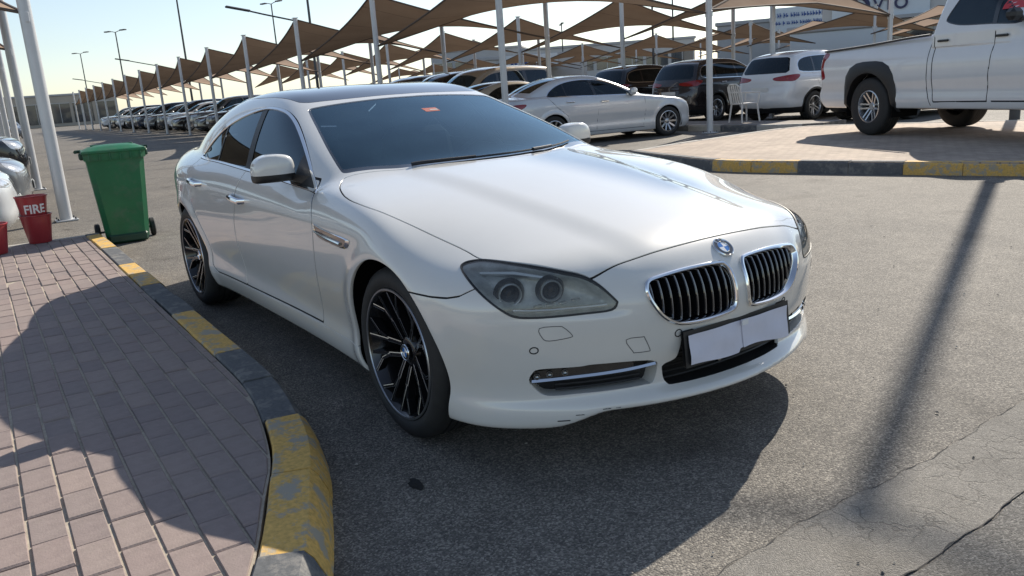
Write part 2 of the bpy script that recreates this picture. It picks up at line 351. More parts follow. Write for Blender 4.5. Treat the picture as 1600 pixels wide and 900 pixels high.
def bmw_field(x,y,z):
    ay=np.abs(y); r1=np.hypot(x,z-.335); r2=np.hypot(x+2.968,z-.335)
    W=wp(x)-sec(z-zsh(x))
    W=W+.012*np.exp(-((r1-.385)/.05)**2)*sst(.1,.3,z)+.010*np.exp(-((r2-.385)/.05)**2)*sst(.1,.3,z)
    A=(ay-W)/np.sqrt(1.04+((wp(x+.01)-wp(x-.01))*50)**2)
    X=xf(z)-.25*ay**2-.15*ay**6-sst(.546,.580,z)*sst(.38,.54,ay)*(.014+.0*ay**2)
    F=(x-X)/np.sqrt(1+(.55*ay+1.1*ay**5)**2)
    Rr=-(x+4.10-.22*ay**2+.12*(z-.7)**2-.02)
    tq=np.maximum(sst(-.30,.55,x),sst(-.5,-.95,x)); H=zc(x)-(.066+.045*tq)*ay**2-(.002+.029*tq)*(ay/.8)**6
    yd=.47-.10*x
    H=H-.013*sst(-.15,.03,ay-yd)*sst(1.05,.5,x)*sst(-.75,-.55,x)
    T=(z-H)*.97
    kt=np.where(x>0,.10+.05*sst(.2,.6,x),.10+.04*sst(-2.5,-3.5,x))
    b=smax(A,F,.20); b=smax(b,Rr,.3); b=smax(b,T,kt); zb=.175+.05*sst(.70,.48,ay)*sst(.3,.7,x); b=smax(b,zb-z,.04)
    dz=np.maximum(z-.93,-.03)
    gs=(ay-(wg(x)-.42*dz-.52*dz*np.abs(dz)))*.88
    xs=x+.29*ay**2*sst(-2.3,-1.2,x)-.25*ay**2*sst(-2.4,-3.2,x)
    gz=(z-(gt(xs)-.006-.05*ay**2))*np.where((x>-1.55),.93,.97)
    return smin(b,np.maximum(np.maximum(smax(gs,gz,.13),x-.05),.72-z),.05)
def mirror_poly(half):   # half outline (x,ay) open at y=0 -> closed
    h=np.array(half); return np.concatenate([h,(h*[1,-1])[::-1]])
def circle(cx,cy,r,n=40): a=np.linspace(0,2*np.pi,n,endpoint=False); return np.stack([cx+r*np.cos(a),cy+r*np.sin(a)],1)
bmw=thing('parked_sedan','white four-door sedan with black roof, twin grilles and black wheels parked beside the kerb','car',(0,0,0))
SK=Skin(*isosurf(bmw_field,(-4.22,-1.02,.1),(1.02,1.02,1.46),.011))
R2=math.sqrt(.5)
ay_=lambda y:np.abs(y)
def arch(cx,r=.372): return lambda x,y,z: np.maximum(np.hypot(x-cx,(z-.335))-r,.55-np.abs(y))
SK.carve('drop',lambda x,y,z:np.minimum(arch(.014,.381)(x,y,z),arch(-2.966)(x,y,z)))
DLO=spoly([(-2.76,.988),(-2.3,.977),(-1.72,.952),(-1.2,.925),(-.80,.899),(-.775,.905),(-.859,.942),(-1.001,1.026),(-1.165,1.106),(-1.36,1.186),(-1.5,1.234),(-1.616,1.261),(-1.767,1.277),(-1.921,1.279),(-2.098,1.264),(-2.324,1.227),(-2.505,1.178),(-2.646,1.119),(-2.76,1.05),(-2.80,1.005)],4)
fD=lambda x,y,z:np.maximum(psdf(x,z,DLO),.45-np.abs(y))
SK.carve('window_trim',fD,.003,over=['paint'])
SK.carve('side_glass',lambda x,y,z:fD(x,y,z)+.012,.002,over=['window_trim'],gapname='seal')
Bl=np.array([(-1.915,1.30),(-1.75,.93)]); Cl=np.array([(-2.475,1.24),(-2.345,.95)])
SK.carve('pillar',lambda x,y,z:np.maximum(psdf(x,z,Bl,False)-.036,.45-np.abs(y)),0,over=['side_glass'])
SK.carve('pillar_c',lambda x,y,z:np.maximum(psdf(x,z,Cl,False)-.011,.45-np.abs(y)),0,over=['side_glass'])
SK.carve('corner_trim',lambda x,y,z:np.maximum(-1.09-x+.0*z,.45-np.abs(y)),0,over=['side_glass'])
WS=mirror_poly(spoly([(-.485,0),(-.50,.15),(-.545,.313),(-.605,.46),(-.68,.589),(-.715,.66),(-.74,.704),(-.79,.708),(-1.0,.672),(-1.25,.615),(-1.43,.572),(-1.468,.550),(-1.470,.50),(-1.447,.25),(-1.435,0)],4,False))
fW=lambda x,y,z:np.maximum(psdf(x,y,WS),.93-z)
SK.carve('seal',fW,.0,over=['paint'])
WS2=WS.copy(); WS2[:,0]-=.045*(WS2[:,0]>-.80); SK.carve('windshield',lambda x,y,z:np.maximum(fW(x,y,z)+.012,psdf(x,y,WS2)),0,over=['seal'])
RF=mirror_poly(spoly([(-1.482,0),(-1.497,.25),(-1.53,.44),(-1.565,.535),(-1.68,.565),(-2.1,.572),(-2.5,.55),(-2.75,.50),(-2.82,.42),(-2.84,.2),(-2.84,0)],4,False))
SK.carve('roof',lambda x,y,z:np.maximum(psdf(x,y,RF),1.15-z),.004,over=['paint'])
RG=mirror_poly(spoly([(-2.90,0),(-2.89,.3),(-2.86,.45),(-2.9,.52),(-3.1,.54),(-3.35,.55),(-3.45,.5),(-3.48,.3),(-3.49,0)],4,False))
SK.carve('rear_glass',lambda x,y,z:np.maximum(psdf(x,y,RG),1.0-z),.004,over=['paint'])
HLp=[(.406,.816,.720),(.395,.797,.730),(.407,.774,.736),(.442,.745,.740),(.537,.697,.734),(.615,.65,.725),(.681,.597,.709),(.714,.563,.697),(.742,.537,.68),(.769,.512,.653),(.792,.489,.62),(.802,.476,.601),(.797,.497,.578),(.756,.578,.575),(.706,.661,.573),(.666,.718,.573),(.632,.76,.578),(.61,.785,.593),(.572,.815,.627),(.528,.832,.662),(.467,.832,.696)]
HL=spoly([((b-a)*R2,c) for a,b,c in HLp],4,True,sharp=(11,))
fH=lambda x,y,z:np.maximum(psdf((np.abs(y)-x)*R2,z,HL),.2-x)
HOOD=mirror_poly(spoly([(.776,0),(.774,.157),(.766,.31),(.751,.437),(.736,.540),(.707,.564),(.673,.596),(.603,.648),(.526,.696),(.434,.746),(.345,.753),(.256,.764),(.068,.796),(-.071,.822),(-.211,.843),(-.306,.847),(-.383,.846),(-.481,.833),(-.588,.801),(-.655,.765),(-.690,.735),(-.695,.700),(-.66,.60),(-.59,.47),(-.525,.32),(-.478,.15),(-.465,0)],4,False))
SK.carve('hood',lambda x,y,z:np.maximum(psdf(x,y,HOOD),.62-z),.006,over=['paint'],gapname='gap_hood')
SK.carve('headlight',fH,.004)
KID=spoly([(.377,.632),(.365,.649),(.332,.657),(.244,.665),(.154,.667),(.065,.664),(.043,.655),(.033,.635),(.030,.61),(.030,.56),(.033,.525),(.047,.506),(.099,.498),(.175,.494),(.256,.499),(.301,.513),(.340,.542),(.369,.586),(.378,.614)],4)
fK=lambda x,y,z:np.maximum(psdf(np.abs(y),z,KID),.6-x)
SK.carve('grille_hole',fK,0)
FOGp=[(.633,.727,.348),(.646,.72,.381),(.665,.699,.394),(.735,.594,.394),(.757,.557,.397),(.80,.45,.392),(.822,.375,.384),(.830,.345,.374),(.832,.335,.36),(.822,.345,.298),(.81,.38,.292),(.774,.481,.292),(.722,.59,.294),(.69,.643,.293),(.664,.683,.296),(.650,.703,.308)]
FOG=spoly([((b-a)*R2,c) for a,b,c in FOGp],4)
fF=lambda x,y,z:np.maximum(psdf((np.abs(y)-x)*R2,z,FOG),.5-x)
SK.carve('fog_hole',fF,0,over=['paint'])
CIN=spoly([(-.258,.455),(.258,.455),(.262,.40),(.270,.368),(.312,.355),(.312,.33),(.296,.284),(.25,.275),(.0,.272),(-.25,.275),(-.296,.284),(-.312,.33),(-.312,.355),(-.270,.368),(-.262,.40)],3,True,sharp=(0,1))
fC=lambda x,y,z:np.maximum(psdf(y,z,CIN),.6-x)
SK.carve('intake_hole',fC,0,over=['paint','fog_hole'])
zl=Lin([(.1,.634),(.273,.634),(.355,.631),(.429,.634),(.471,.643),(.509,.667),(.56,.70)])
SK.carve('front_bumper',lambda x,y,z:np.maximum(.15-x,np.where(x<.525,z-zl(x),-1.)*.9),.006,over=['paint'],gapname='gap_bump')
FD=[(-.83,.95),(-.790,.902),(-.748,.874),(-.718,.848),(-.694,.80),(-.700,.772),(-.698,.748),(-.703,.699),(-.726,.577),(-.758,.466),(-.785,.386),(-.797,.300),(-1.916,.300),(-1.925,.432),(-1.922,.551),(-1.896,.668),(-1.835,.786),(-1.76,.97),(-1.70,1.02)]
FD=spoly(FD,3,True,sharp=(0,1,11,12,17,18))
RD=spoly([(-1.72,1.02),(-1.755,.97),(-1.835,.786),(-1.896,.668),(-1.922,.551),(-1.925,.432),(-1.916,.300),(-2.46,.300),(-2.53,.335),(-2.535,.42),(-2.56,.52),(-2.62,.62),(-2.68,.70),(-2.73,.80),(-2.765,.90),(-2.775,1.0)],3,True,sharp=(0,1,6,7,15))
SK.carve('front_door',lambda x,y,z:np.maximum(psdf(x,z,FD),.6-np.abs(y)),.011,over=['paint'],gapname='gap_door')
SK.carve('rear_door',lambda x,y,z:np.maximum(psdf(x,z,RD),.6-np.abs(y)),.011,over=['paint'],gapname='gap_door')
SK.carve('sill',lambda x,y,z:np.maximum(np.maximum(z-.288,x+.3),-2.62-x),.003,over=['paint'])
SK.carve('fender',lambda x,y,z:np.maximum(np.maximum(-.80-x,.3-np.abs(y)),z-.925),.0,over=['paint'])
SK.carve('rear_bumper',lambda x,y,z:np.maximum(x+3.36,z-.62),.004,over=['paint'])
TLp=spoly([(-3.62,.93),(-3.9,.94),(-4.2,.92),(-4.2,.80),(-3.95,.80),(-3.75,.86)],3)
SK.carve('tail_light',lambda x,y,z:np.maximum(psdf(x,z,TLp),.45-np.abs(y)),.004,over=['paint'])
TK=[(-3.50,-.60),(-3.50,.60),(-3.9,.62),(-4.3,.60),(-4.3,-.60),(-3.9,-.62)]
SK.carve('trunk_lid',lambda x,y,z:np.maximum(psdf(x,y,np.array(TK)),.66-z),.004,over=['paint'])
cen=SK.V[SK.T].mean(1); LEFT=cen[:,1]>0
RIM=.014
SK.obj('paint','body_frame',WHITE,bmw,rim=RIM); SK.obj('hood','hood',WHITE,bmw,rim=RIM); SK.obj('front_bumper','front_bumper',WHITE,bmw,rim=RIM)
SK.obj('roof','roof',BLACKG,bmw,rim=RIM); SK.obj('rear_bumper','rear_bumper',WHITE,bmw,rim=RIM); SK.obj('trunk_lid','trunk_lid',WHITE,bmw,rim=RIM)
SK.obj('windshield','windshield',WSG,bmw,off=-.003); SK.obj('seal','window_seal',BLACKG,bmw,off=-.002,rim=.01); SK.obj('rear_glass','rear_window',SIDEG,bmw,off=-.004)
for sd_,msk in ((-1,~LEFT),(1,LEFT)):
    SK.obj('fender','fender',WHITE,bmw,msk,rim=RIM); SK.obj('sill','side_skirt',WHITE,bmw,msk,rim=RIM)
    for nm in('front_door','rear_door'):
        d=SK.obj(nm,'door',WHITE,bmw,msk,rim=RIM)
        gm=msk&((cen[:,0]>-1.83+(cen[:,2]-.95)*-.45) if nm=='front_door' else (cen[:,0]<=-1.83+(cen[:,2]-.95)*-.45))
        SK.obj('side_glass','window',SIDEG,d,gm,off=-.005)
        # door handle
        hx,hz,hy=((-1.765,.812,.905) if nm=='front_door' else (-2.545,.862,.922))
        m=MB(); m.tube([(hx-.105,sd_*(hy-.012),hz+.006),(hx-.085,sd_*(hy+.022),hz+.006),(hx,sd_*(hy+.030),hz),(hx+.085,sd_*(hy+.022),hz-.008),(hx+.105,sd_*(hy-.012),hz-.008)],[.012,.014,.014,.014,.012],8,flat=1.2); m.build('handle',CHROME,d)
        m=MB(); m.lathe([(.0,-.0),(.055,.002),(.06,.006)],20,'y'); 
    SK.obj('window_trim','window_trim',CHROME,bmw,msk,off=.003,rim=.012); SK.obj('pillar','window_pillar',BLACKM,bmw,msk,off=-.002); SK.obj('pillar_c','window_pillar',BLACKM,bmw,msk,off=-.002); SK.obj('corner_trim','mirror_sail',BLACKP,bmw,msk,off=-.001)
    SK.obj('tail_light','tail_light',mat('red_lens',(.25,.01,.012),.12,0,1),bmw,msk)
SK.obj('gap_hood','gap_shade_strip',DARK,bmw,off=-.004)  # black strips colour in the shade inside the hood, door and bumper gaps
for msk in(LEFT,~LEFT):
    SK.obj('gap_door','gap_shade_strip',DARK,bmw,msk,off=-.003); SK.obj('gap_bump','gap_shade_strip',DARK,bmw,msk&(np.abs(cen[:,1])>.7),off=-.004)
# dark backing behind the gaps
inner=~np.isin(SK.L,[SK.lab(n) for n in('side_glass','windshield','rear_glass','headlight','grille_hole','fog_hole','intake_hole','drop')])
u,inv=np.unique(SK.T[inner],return_inverse=True); link('inner_shell',arr_mesh('inner_shell',SK.V[u]-SK.N[u]*.013,inv.reshape(-1,3),SHELLM,SK.N[u]),bmw)
def proj_surf(f,P,it=6):
    P=np.atleast_2d(np.array(P,float))
    for _ in range(it):
        g=grad(f,P); P=P-(f(*P.T)/np.maximum((g*g).sum(1),.05))[:,None]*g
    g=grad(f,P); return P,g/np.linalg.norm(g,axis=1)[:,None]
def on_front(y,z,f=bmw_field,x0=1.3):      # point of the front face seen along -x
    y=np.atleast_1d(np.asarray(y,float)); z=np.atleast_1d(np.asarray(z,float)); lo=np.full(len(y),.3); hi=np.full(len(y),x0)
    for _ in range(40):
        md=(lo+hi)/2; v=f(md,y,z)>0; hi=np.where(v,md,hi); lo=np.where(v,lo,md)
    P=np.stack([hi,y,z],1); g=grad(f,P); return P,g/np.linalg.norm(g,axis=1)[:,None]
def on_side(x,z,s=-1,f=bmw_field,lo0=.2):
    x=np.atleast_1d(np.asarray(x,float)); z=np.atleast_1d(np.asarray(z,float)); lo=np.full(len(x),lo0); hi=np.full(len(x),1.3)
    for _ in range(40):
        md=(lo+hi)/2; v=f(x,md*s,z)>0; hi=np.where(v,md,hi); lo=np.where(v,lo,md)
    P=np.stack([x,hi*s,z],1); g=grad(f,P); return P,g/np.linalg.norm(g,axis=1)[:,None]
def sweep(mb,P,N,prof,closed=True,mi=0):   # sweep a profile (outward, sideways) along a path lying on a surface
    n=len(P); k=len(prof); V=[]
    for i in range(n):
        t=P[(i+1)%n if closed else min(i+1,n-1)]-P[(i-1)%n if closed else max(i-1,0)]; t/=np.linalg.norm(t); b=np.cross(N[i],t)
        for (o,s_) in prof: V.append(P[i]+N[i]*o+b*s_)
    F=[]
    for i in range(n if closed else n-1):
        j=(i+1)%n
        for q in range(k): F.append((i*k+q,j*k+q,j*k+(q+1)%k,i*k+(q+1)%k))
    return mb.add(V,F,mi)
# headlights: lens, bowl, two projectors with rings, lower strip
for s_ in(-1,1):
    hl=thing('headlight',None,None); hl.parent=bmw
    msk=(cen[:,1]*s_>0)
    SK.obj('headlight','lens',LENS,hl,msk,off=.0)
    V,N,T=SK.part('headlight',msk,off=-.004); link('lens_border',arr_mesh('lens_border',*(lambda :(V[:0],T[:0]))(),BLACKG),hl) if False else None
    V,N,T=SK.part('headlight',msk); 
    dpt=np.array([-.075,-s_*.03,-.003]); fb=-psdf((np.abs(V[:,1])-V[:,0])*R2,V[:,2],HL); k=np.clip(fb/.05,0,1)[:,None]; k=k*k*(3-2*k)
    link('housing',arr_mesh('housing',V-N*.006+dpt*k,T,[mat('headlight_bowl',(.70,.70,.66),.3,.1,0,.35,18)]),hl)
    fwd=np.array([.93,s_*.36,-.06]); fwd/=np.linalg.norm(fwd)
    Rz=Vector(fwd).to_track_quat('Z','Y').to_matrix()
    for (px,py,pz,rr) in ((.602,.765,.660,.043),(.686,.65,.666,.040)):
        P_,N_=proj_surf(bmw_field,[(px,s_*py,pz)]); c0=P_[0]-N_[0]*.042
        m=MB(); m.lathe([(0,.012),(rr*.35,.010),(rr*.62,-.002),(rr*.72,-.012)],28,'z'); pl=m.build('projector',glass('projector_lens',(.10,.13,.15),1.6,.02),hl); pl.location=c0; pl.rotation_euler=Rz.to_euler()
        m=MB(); m.lathe([(rr*.76,-.006),(rr*.78,.004),(rr*.84,.007),(rr*.90,.004),(rr*.92,-.006)],28,'z'); rg=m.build('ring',mat('lamp_ring',(.85,.85,.82),.15,.6),pl)
        m=MB(); m.lathe([(0,-.035),(rr*.5,-.03),(rr*.78,-.004),(rr*1.06,-.002),(rr*1.25,-.02)],28,'z'); m.build('bowl',mat('lamp_bezel',(.10,.10,.10),.25,.6),pl)
    # silver bars
    P_,N_=proj_surf(bmw_field,[(.624,s_*.769,.597),(.66,s_*.722,.593),(.698,s_*.671,.592),(.762,s_*.564,.593),(.79,s_*.505,.594)])
    m=MB(); m.tube(P_-N_*.022,.006,8); m.build('light_strip',mat('lamp_strip',(.75,.75,.72),.2,.6),hl)
    for q in range(4):
        P2,N2=proj_surf(bmw_field,[(.70,s_*(.72-.05*q),.612-.001*q)]); MB().box(P2[0]-N2[0]*.03,(.016,.03,.008),bev=.002).build('reflector',mat('lamp_strip'),hl)
    P_,N_=proj_surf(bmw_field,[(.45,s_*.775,.718),(.55,s_*.70,.716),(.67,s_*.61,.695)]); m=MB(); m.tube(P_-N_*.03,[.006,.012,.006],8); m.build('brow',mat('lamp_strip'),hl)
    fr=MB(); pp=HL; P3=[]
    for a,b,c in HLp: P3.append((a,s_*b,c))
    P3,N3=proj_surf(bmw_field,spoly(P3,4,True,sharp=(11,))); sweep(fr,P3,N3,[(.001,-.003),(.002,.003),(-.01,.006),(-.012,-.003)]); fr.build('lens_border',BLACKP,hl)
# kidney grilles
for s_ in(-1,1):
    kg=thing('grille',None,None); kg.parent=bmw
    yz=KID[::-1] if s_<0 else KID
    P3,N3=on_front(s_*yz[:,0],yz[:,1]); m=MB()
    sg=1 if True else -1
    ctr=P3.mean(0)
    sweep(m,P3,N3,[(-.012,-.005),(.008,-.007),(.013,-.002),(.012,.004),(.004,.008),(-.025,.008)]); m.build('chrome_frame',CHROME,kg)
    gy=np.linspace(.052,.352,10)
    for i,yy in enumerate(gy):
        zz=np.linspace(.50,.664,12); ok=psdf(np.full(12,yy),zz,KID)<-.006
        z0,z1=zz[ok].min()-.006,zz[ok].max()+.006
        zq=np.linspace(z0,z1,7); P,_=on_front(np.full(7,s_*yy),zq); P[:,0]-=.016
        m=MB(); F=[];V=[]
        for p in P:
            for (dx,dy) in((0,-.0035),(.004,0),(0,.0035),(-.05,.0045),(-.05,-.0045)): V.append(p+np.array([dx,dy,0]))
        for a in range(6):
            for q in range(5): F.append((a*5+q,a*5+(q+1)%5,a*5+5+(q+1)%5,a*5+5+q))
        m.add(V,F); m.build('slat',BLACKG,kg)
        m=MB(); m.tube(P+np.array([.003,0,0]),.0016,6); m.build('slat_edge',mat('slat_edge',(.22,.22,.23),.3,1),kg)
    P,_=on_front(s_*KID[:,0],KID[:,1]); V=np.concatenate([P-[.01,0,0],P-[.085,0,0]]); n=len(P)
    m=MB(); m.add(V,[(i,(i+1)%n,n+(i+1)%n,n+i) for i in range(n)]+[tuple(range(n,2*n))]); m.build('grille_back',DARK,kg)
# lower centre intake: recessed mesh with slats
itk=thing('lower_intake',None,None); itk.parent=bmw
P,_=on_front(CIN[:,0],CIN[:,1]); n=len(P); m=MB(); m.add(np.concatenate([P-[.001,0,0],P-[.07,0,0]]),[(i,(i+1)%n,n+(i+1)%n,n+i) for i in range(n)]+[tuple(range(n,2*n))]); m.build('intake_back',BLACKP,itk)
for zz in np.arange(.29,.44,.022):
    yy=np.linspace(-.30,.30,13); P,_=on_front(yy,np.full(13,zz)); m=MB(); m.tube(P-[.03,0,0],.004,6); m.build('slat',BLACKP,itk)
for (yy,zz) in ((.16,.335),(-.05,.32)):
    m=MB(); m.lathe([(0,.006),(.013,.006),(.018,0),(.018,-.03)],18,'x'); P,_=on_front(yy,zz); m.build('parking_sensor' if yy<0 else 'tow_eye',DCHROME,itk,P[0]-[.012,0,0])
# outer intakes with fog light strip, chrome blade and white inner fin
for s_ in(-1,1):
    fg=thing('fog_intake',None,None); fg.parent=bmw
    A=np.array([(a,s_*b,c) for a,b,c in FOGp]); A,NN=proj_surf(bmw_field,spoly(A,3)); n=len(A); NH=NN*[1,1,0]; NH/=np.linalg.norm(NH,axis=1)[:,None]; back=A-NH*.065
    m=MB(); m.add(np.concatenate([A-NN*.001,back]),[(i,(i+1)%n,n+(i+1)%n,n+i) for i in range(n)],0); m.add(back,[tuple(range(n))],1); m.build('intake_lining',[WHITE,BLACKP],fg)
    for dz in(.306,.320,.334):
        yy=np.linspace(.655,.38,8); P_,N_=on_front(s_*yy,np.full(8,dz)); m=MB(); m.tube(P_-N_*.03,.004,6); m.build('slat',BLACKP,fg)
    yz=spoly([(.720,.349),(.66,.353),(.60,.356),(.51,.358),(.43,.360),(.345,.366)],3,False); P_,N_=on_front(s_*yz[:,0],yz[:,1]); m=MB(); V=[];F=[]
    for (a,b,c),n_ in zip(P_,N_): V+=[(a+n_[0]*.001,b+n_[1]*.001,c+.006),(a+n_[0]*.006,b+n_[1]*.006,c-.002),(a-n_[0]*.04,b-n_[1]*.04,c-.012),(a-n_[0]*.04,b-n_[1]*.04,c)]
    for i in range(len(P_)-1):
        for q in range(4): F.append((i*4+q,i*4+(q+1)%4,i*4+4+(q+1)%4,i*4+4+q))
    m.add(V,F); m.build('blade',CHROME,fg)
    yz=spoly([(.715,.366),(.66,.374),(.59,.376),(.51,.378),(.42,.377)],3,False); P_,N_=on_front(s_*yz[:,0],yz[:,1]); m=MB(); V=[];F=[]
    for (a,b,c),n_ in zip(P_,N_): V+=[(a-n_[0]*k1,b-n_[1]*k1,c+dz_) for k1,dz_ in((.010,.014),(.008,-.014),(.03,-.014),(.03,.014))]
    for i in range(len(P_)-1):
        for q in range(4): F.append((i*4+q,i*4+(q+1)%4,i*4+4+(q+1)%4,i*4+4+q))
    m.add(V,F); m.build('fog_lamp',BLACKG,fg)
    for (b,c) in((.705,.366),(.672,.372),(.63,.376)):
        P_,N_=on_front(s_*b,c); m=MB(); m.lathe([(0,-.004),(.006,-.002),(.010,.004),(.011,.004)],14,'x'); o=m.build('led',DCHROME,fg,P_[0]-[.006,0,0]); o.rotation_euler=(0,0,s_*.7)
# number plate covered with paper
pl=thing('number_plate',None,None); pl.parent=bmw; 
def plate_sheet(y0,y1,z0,z1,dx,nx=20,nz=5,wob=0,edge=None):
    m=MB(); V=[];F=[]
    for i in range(nx+1):
        y=y0+(y1-y0)*i/nx
        for j in range(nz+1):
            z=z0+(z1-z0)*j/nz
            if edge and j==0: z+=edge(y)
            V.append((.905-.10*y*y+dx+wob*math.sin(y*31+z*40)+wob*.7*math.sin(y*13-z*70)-(z-.40)*.10,y,z))
    for i in range(nx):
        for j in range(nz): a=i*(nz+1)+j; F.append((a,a+1,a+nz+2,a+nz+1))
    return m.add(V,F)
m=plate_sheet(-.272,.272,.345,.470,.0); V=np.array(m.v); k=len(V); m.add(V-[.012,0,0],[f[::-1] for f in m.f[:]]); m.build('plate_holder',BLACKP,pl)
PAPER=mat('paper',(.66,.66,.74),.75,0,0,.05,12)
m=plate_sheet(-.256,.004,.350,.456,.007,24,6,.0022,lambda y:.006*math.sin(y*20)+.012*(y>-.02)); m.build('paper_sheet',PAPER,pl)
m=plate_sheet(-.004,.25,.352,.458,.0095,24,6,.0022,lambda y:.010*math.sin(y*14+1)); m.build('paper_sheet',PAPER,pl)
m=MB(); m.box((.922,0,.452),(.004,.03,.018)); m.build('tape',mat('tape',(.8,.8,.8),.15,0),pl)
# parking sensors, washer covers, tow cover
def ring_on(yz,r,name,mt,w_=.0018,o=.0012):
    a=np.linspace(0,2*np.pi,24,endpoint=False); P,N=on_front(yz[0]+r*np.cos(a),yz[1]+r*np.sin(a)); m=MB(); sweep(m,P,N,[(-.004,-w_),(o,-w_),(o,w_),(-.004,w_)]); return m.build(name,mt,bmw)
for s_ in(-1,1):
    for (yy,zz) in((.719,.462),(.273,.464)): ring_on((s_*yy,zz),.0125 if yy<.5 else .011,'parking_sensor',DARK)
    for pts in ([(.705,.538),(.655,.541),(.640,.535),(.618,.508),(.626,.500),(.680,.493),(.698,.505)],[(.457,.471),(.403,.473),(.395,.468),(.374,.424),(.380,.418),(.424,.420),(.432,.426)]):
        if s_>0 and pts[0][0]<.5: continue
        q=spoly(pts,3); P,N=on_front(s_*q[:,0],q[:,1]); m=MB(); sweep(m,P,N,[(-.003,-.0013),(.0008,-.0013),(.0008,.0013),(-.003,.0013)]); m.build('washer_cover' if pts[0][0]>.5 else 'tow_cover',mat('panel_gap',(.12,.12,.12),.6),bmw)
# scuffs along the damaged front lip
SCUFF=mat('scuff',(.03,.03,.03),.9)
for (y0,y1,z0,zt) in ((-.535,-.510,.238,.003),(-.495,-.48,.238,.002),(-.665,-.63,.208,.004),(-.615,-.59,.226,.003)):
    yy=np.linspace(y0,y1,6); up=z0+zt*(.5+.5*np.abs(np.sin(yy*900))); P,N=on_front(np.concatenate([yy,yy]),np.concatenate([np.full(6,z0),up])); MB().add(P+N*.0012,[(i,i+1,7+i,6+i) for i in range(5)]).build('scuff_mark',SCUFF,bmw)
# roundel
def roundel(r,parent,P,n,upv=(0,0,1)):
    z=Vector(n).normalized(); x=Vector(upv).cross(z).normalized(); y=z.cross(x); Mx=Matrix((x,y,z)).transposed().to_4x4(); Mx.translation=Vector(P)
    e=bpy.data.objects.new('badge',None); COL.objects.link(e); e.parent=parent; e.matrix_local=Mx; e.empty_display_size=.05
    m=MB(); m.lathe([(r*.88,.004),(r*.93,.006),(r,.003),(r,-.002)],36,'z'); m.lathe([(r*.54,.0045),(r*.56,.0058),(r*.60,.0045)],36,'z'); m.build('chrome_ring',CHROME,e)
    m=MB(); m.lathe([(r*.55,.004),(r*.9,.004)],36,'z'); m.build('black_ring',mat('badge_black',(.01,.01,.012),.2,0,1),e)
    for q in range(4):
        a=[math.pi/2*q+math.pi/2*i/8 for i in range(9)]; m=MB(); m.add([(0,0,.0045)]+[(r*.555*math.cos(t),r*.555*math.sin(t),.004) for t in a],[(0,i,i+1) for i in range(1,9)])
        m.build('quadrant',mat('badge_blue',(.02,.16,.50),.2,0,1) if q in(1,3) else mat('badge_white',(.8,.8,.8),.2,0,1),e)
    for ch,an in(('B',125),('M',90),('W',55)):
        me=text_mesh(ch,r*.36,CHROME,'letter',.0004); o=link('letter',me,e); t=math.radians(an); o.location=(r*.73*math.cos(t),r*.73*math.sin(t),.0048); o.rotation_euler=(0,0,t-math.pi/2)
    return e
P,N=on_front(0,.703); roundel(.041,bmw,P[0]+N[0]*.002,N[0])
# side vents behind the front wheels
for s_ in(-1,1):
    v=[(-.678,.782),(-.60,.772),(-.45,.764),(-.285,.757),(-.262,.747),(-.315,.714),(-.50,.716),(-.64,.730)]
    q=spoly(v,3,True,sharp=(0,)); P,N=on_side(q[:,0],q[:,1],s_); m=MB(); n=len(P); ctr=P.mean(0)
    m.add(np.concatenate([P+N*.002,P*.86+ctr*.14+N*.007]),[(i,(i+1)%n,n+(i+1)%n,n+i) for i in range(n)]); sv=m.build('side_vent',CHROME,bmw)
    m=MB(); m.add(P*.86+ctr*.14+N*.006,[tuple(range(n))]); m.build('vent_opening',BLACKG,sv)
    q=np.array([(-.655,.750),(-.5,.737),(-.35,.730)]); P,N=on_side(q[:,0],q[:,1],s_); m=MB(); m.tube(P+N*.008,[.004,.008,.007],8); m.build('vent_blade',CHROME,sv)
# wheels
def tyre_mesh(r,w_,rim):
    h=w_/2; pr=[(rim-.006,-h*.80),(rim+.010,-h*.98),(rim+(r-rim)*.45,-h*1.04),(r-.028,-h*.98),(r-.008,-h*.86),(r-.001,-h*.70),(r,-h*.55)]
    tr=[]
    for g in(-.36,-.12,.12,.36): tr+=[(r,h*(g-.035)*1.2),(r-.007,h*(g-.025)*1.2),(r-.007,h*(g+.025)*1.2),(r,h*(g+.035)*1.2)]
    pr=pr+tr+[(a,-b) for a,b in pr[::-1]]
    m=MB(); m.lathe(pr,64,'y'); return m.mesh('tyre',RUBBER,50)
def bmw_wheel(s_,x,y):
    # local: outward = -y for s_=-1 ; geometry built outward=+y then rotated about z for right side
    wh=bpy.data.objects.new('wheel',None); COL.objects.link(wh); wh.parent=bmw; wh.location=(x,s_*y,.338); wh.empty_display_size=.1
    wh.rotation_euler=(0,0,0 if s_>0 else math.pi)
    link('tyre',tyre_me,wh); r=link('rim',rim_me,wh); link('rim_edge',rimedge_me,wh)
    for k in range(5):
        o=link('spoke',spoke_me,r); o.rotation_euler=(0,2*math.pi*k/5+.35,0)
        o=link('spoke_face',spokef_me,r); o.rotation_euler=(0,2*math.pi*k/5+.35,0)
    link('brake_disc',disc_me,wh); roundel(.033,wh,(0,.082,0),(0,1,0))
    return wh
RR=.2527
tyre_me=tyre_mesh(.338,.246,RR)
m=MB(); m.lathe([(RR+.004,.118),(RR-.006,.120),(RR-.012,.112),(RR-.022,.085),(RR-.034,.04),(RR-.04,-.05),(RR-.01,-.10)],64,'y'); m.lathe([(0,.070),(.045,.072),(.060,.066),(.070,.05),(.075,.0)],36,'y'); rim_me=m.mesh('rim',RIMB,40)
m=MB(); m.lathe([(RR+.005,.1195),(RR+.003,.1235),(RR-.003,.1235),(RR-.0045,.1195)],64,'y'); rimedge_me=m.mesh('rim_edge',RIMS)
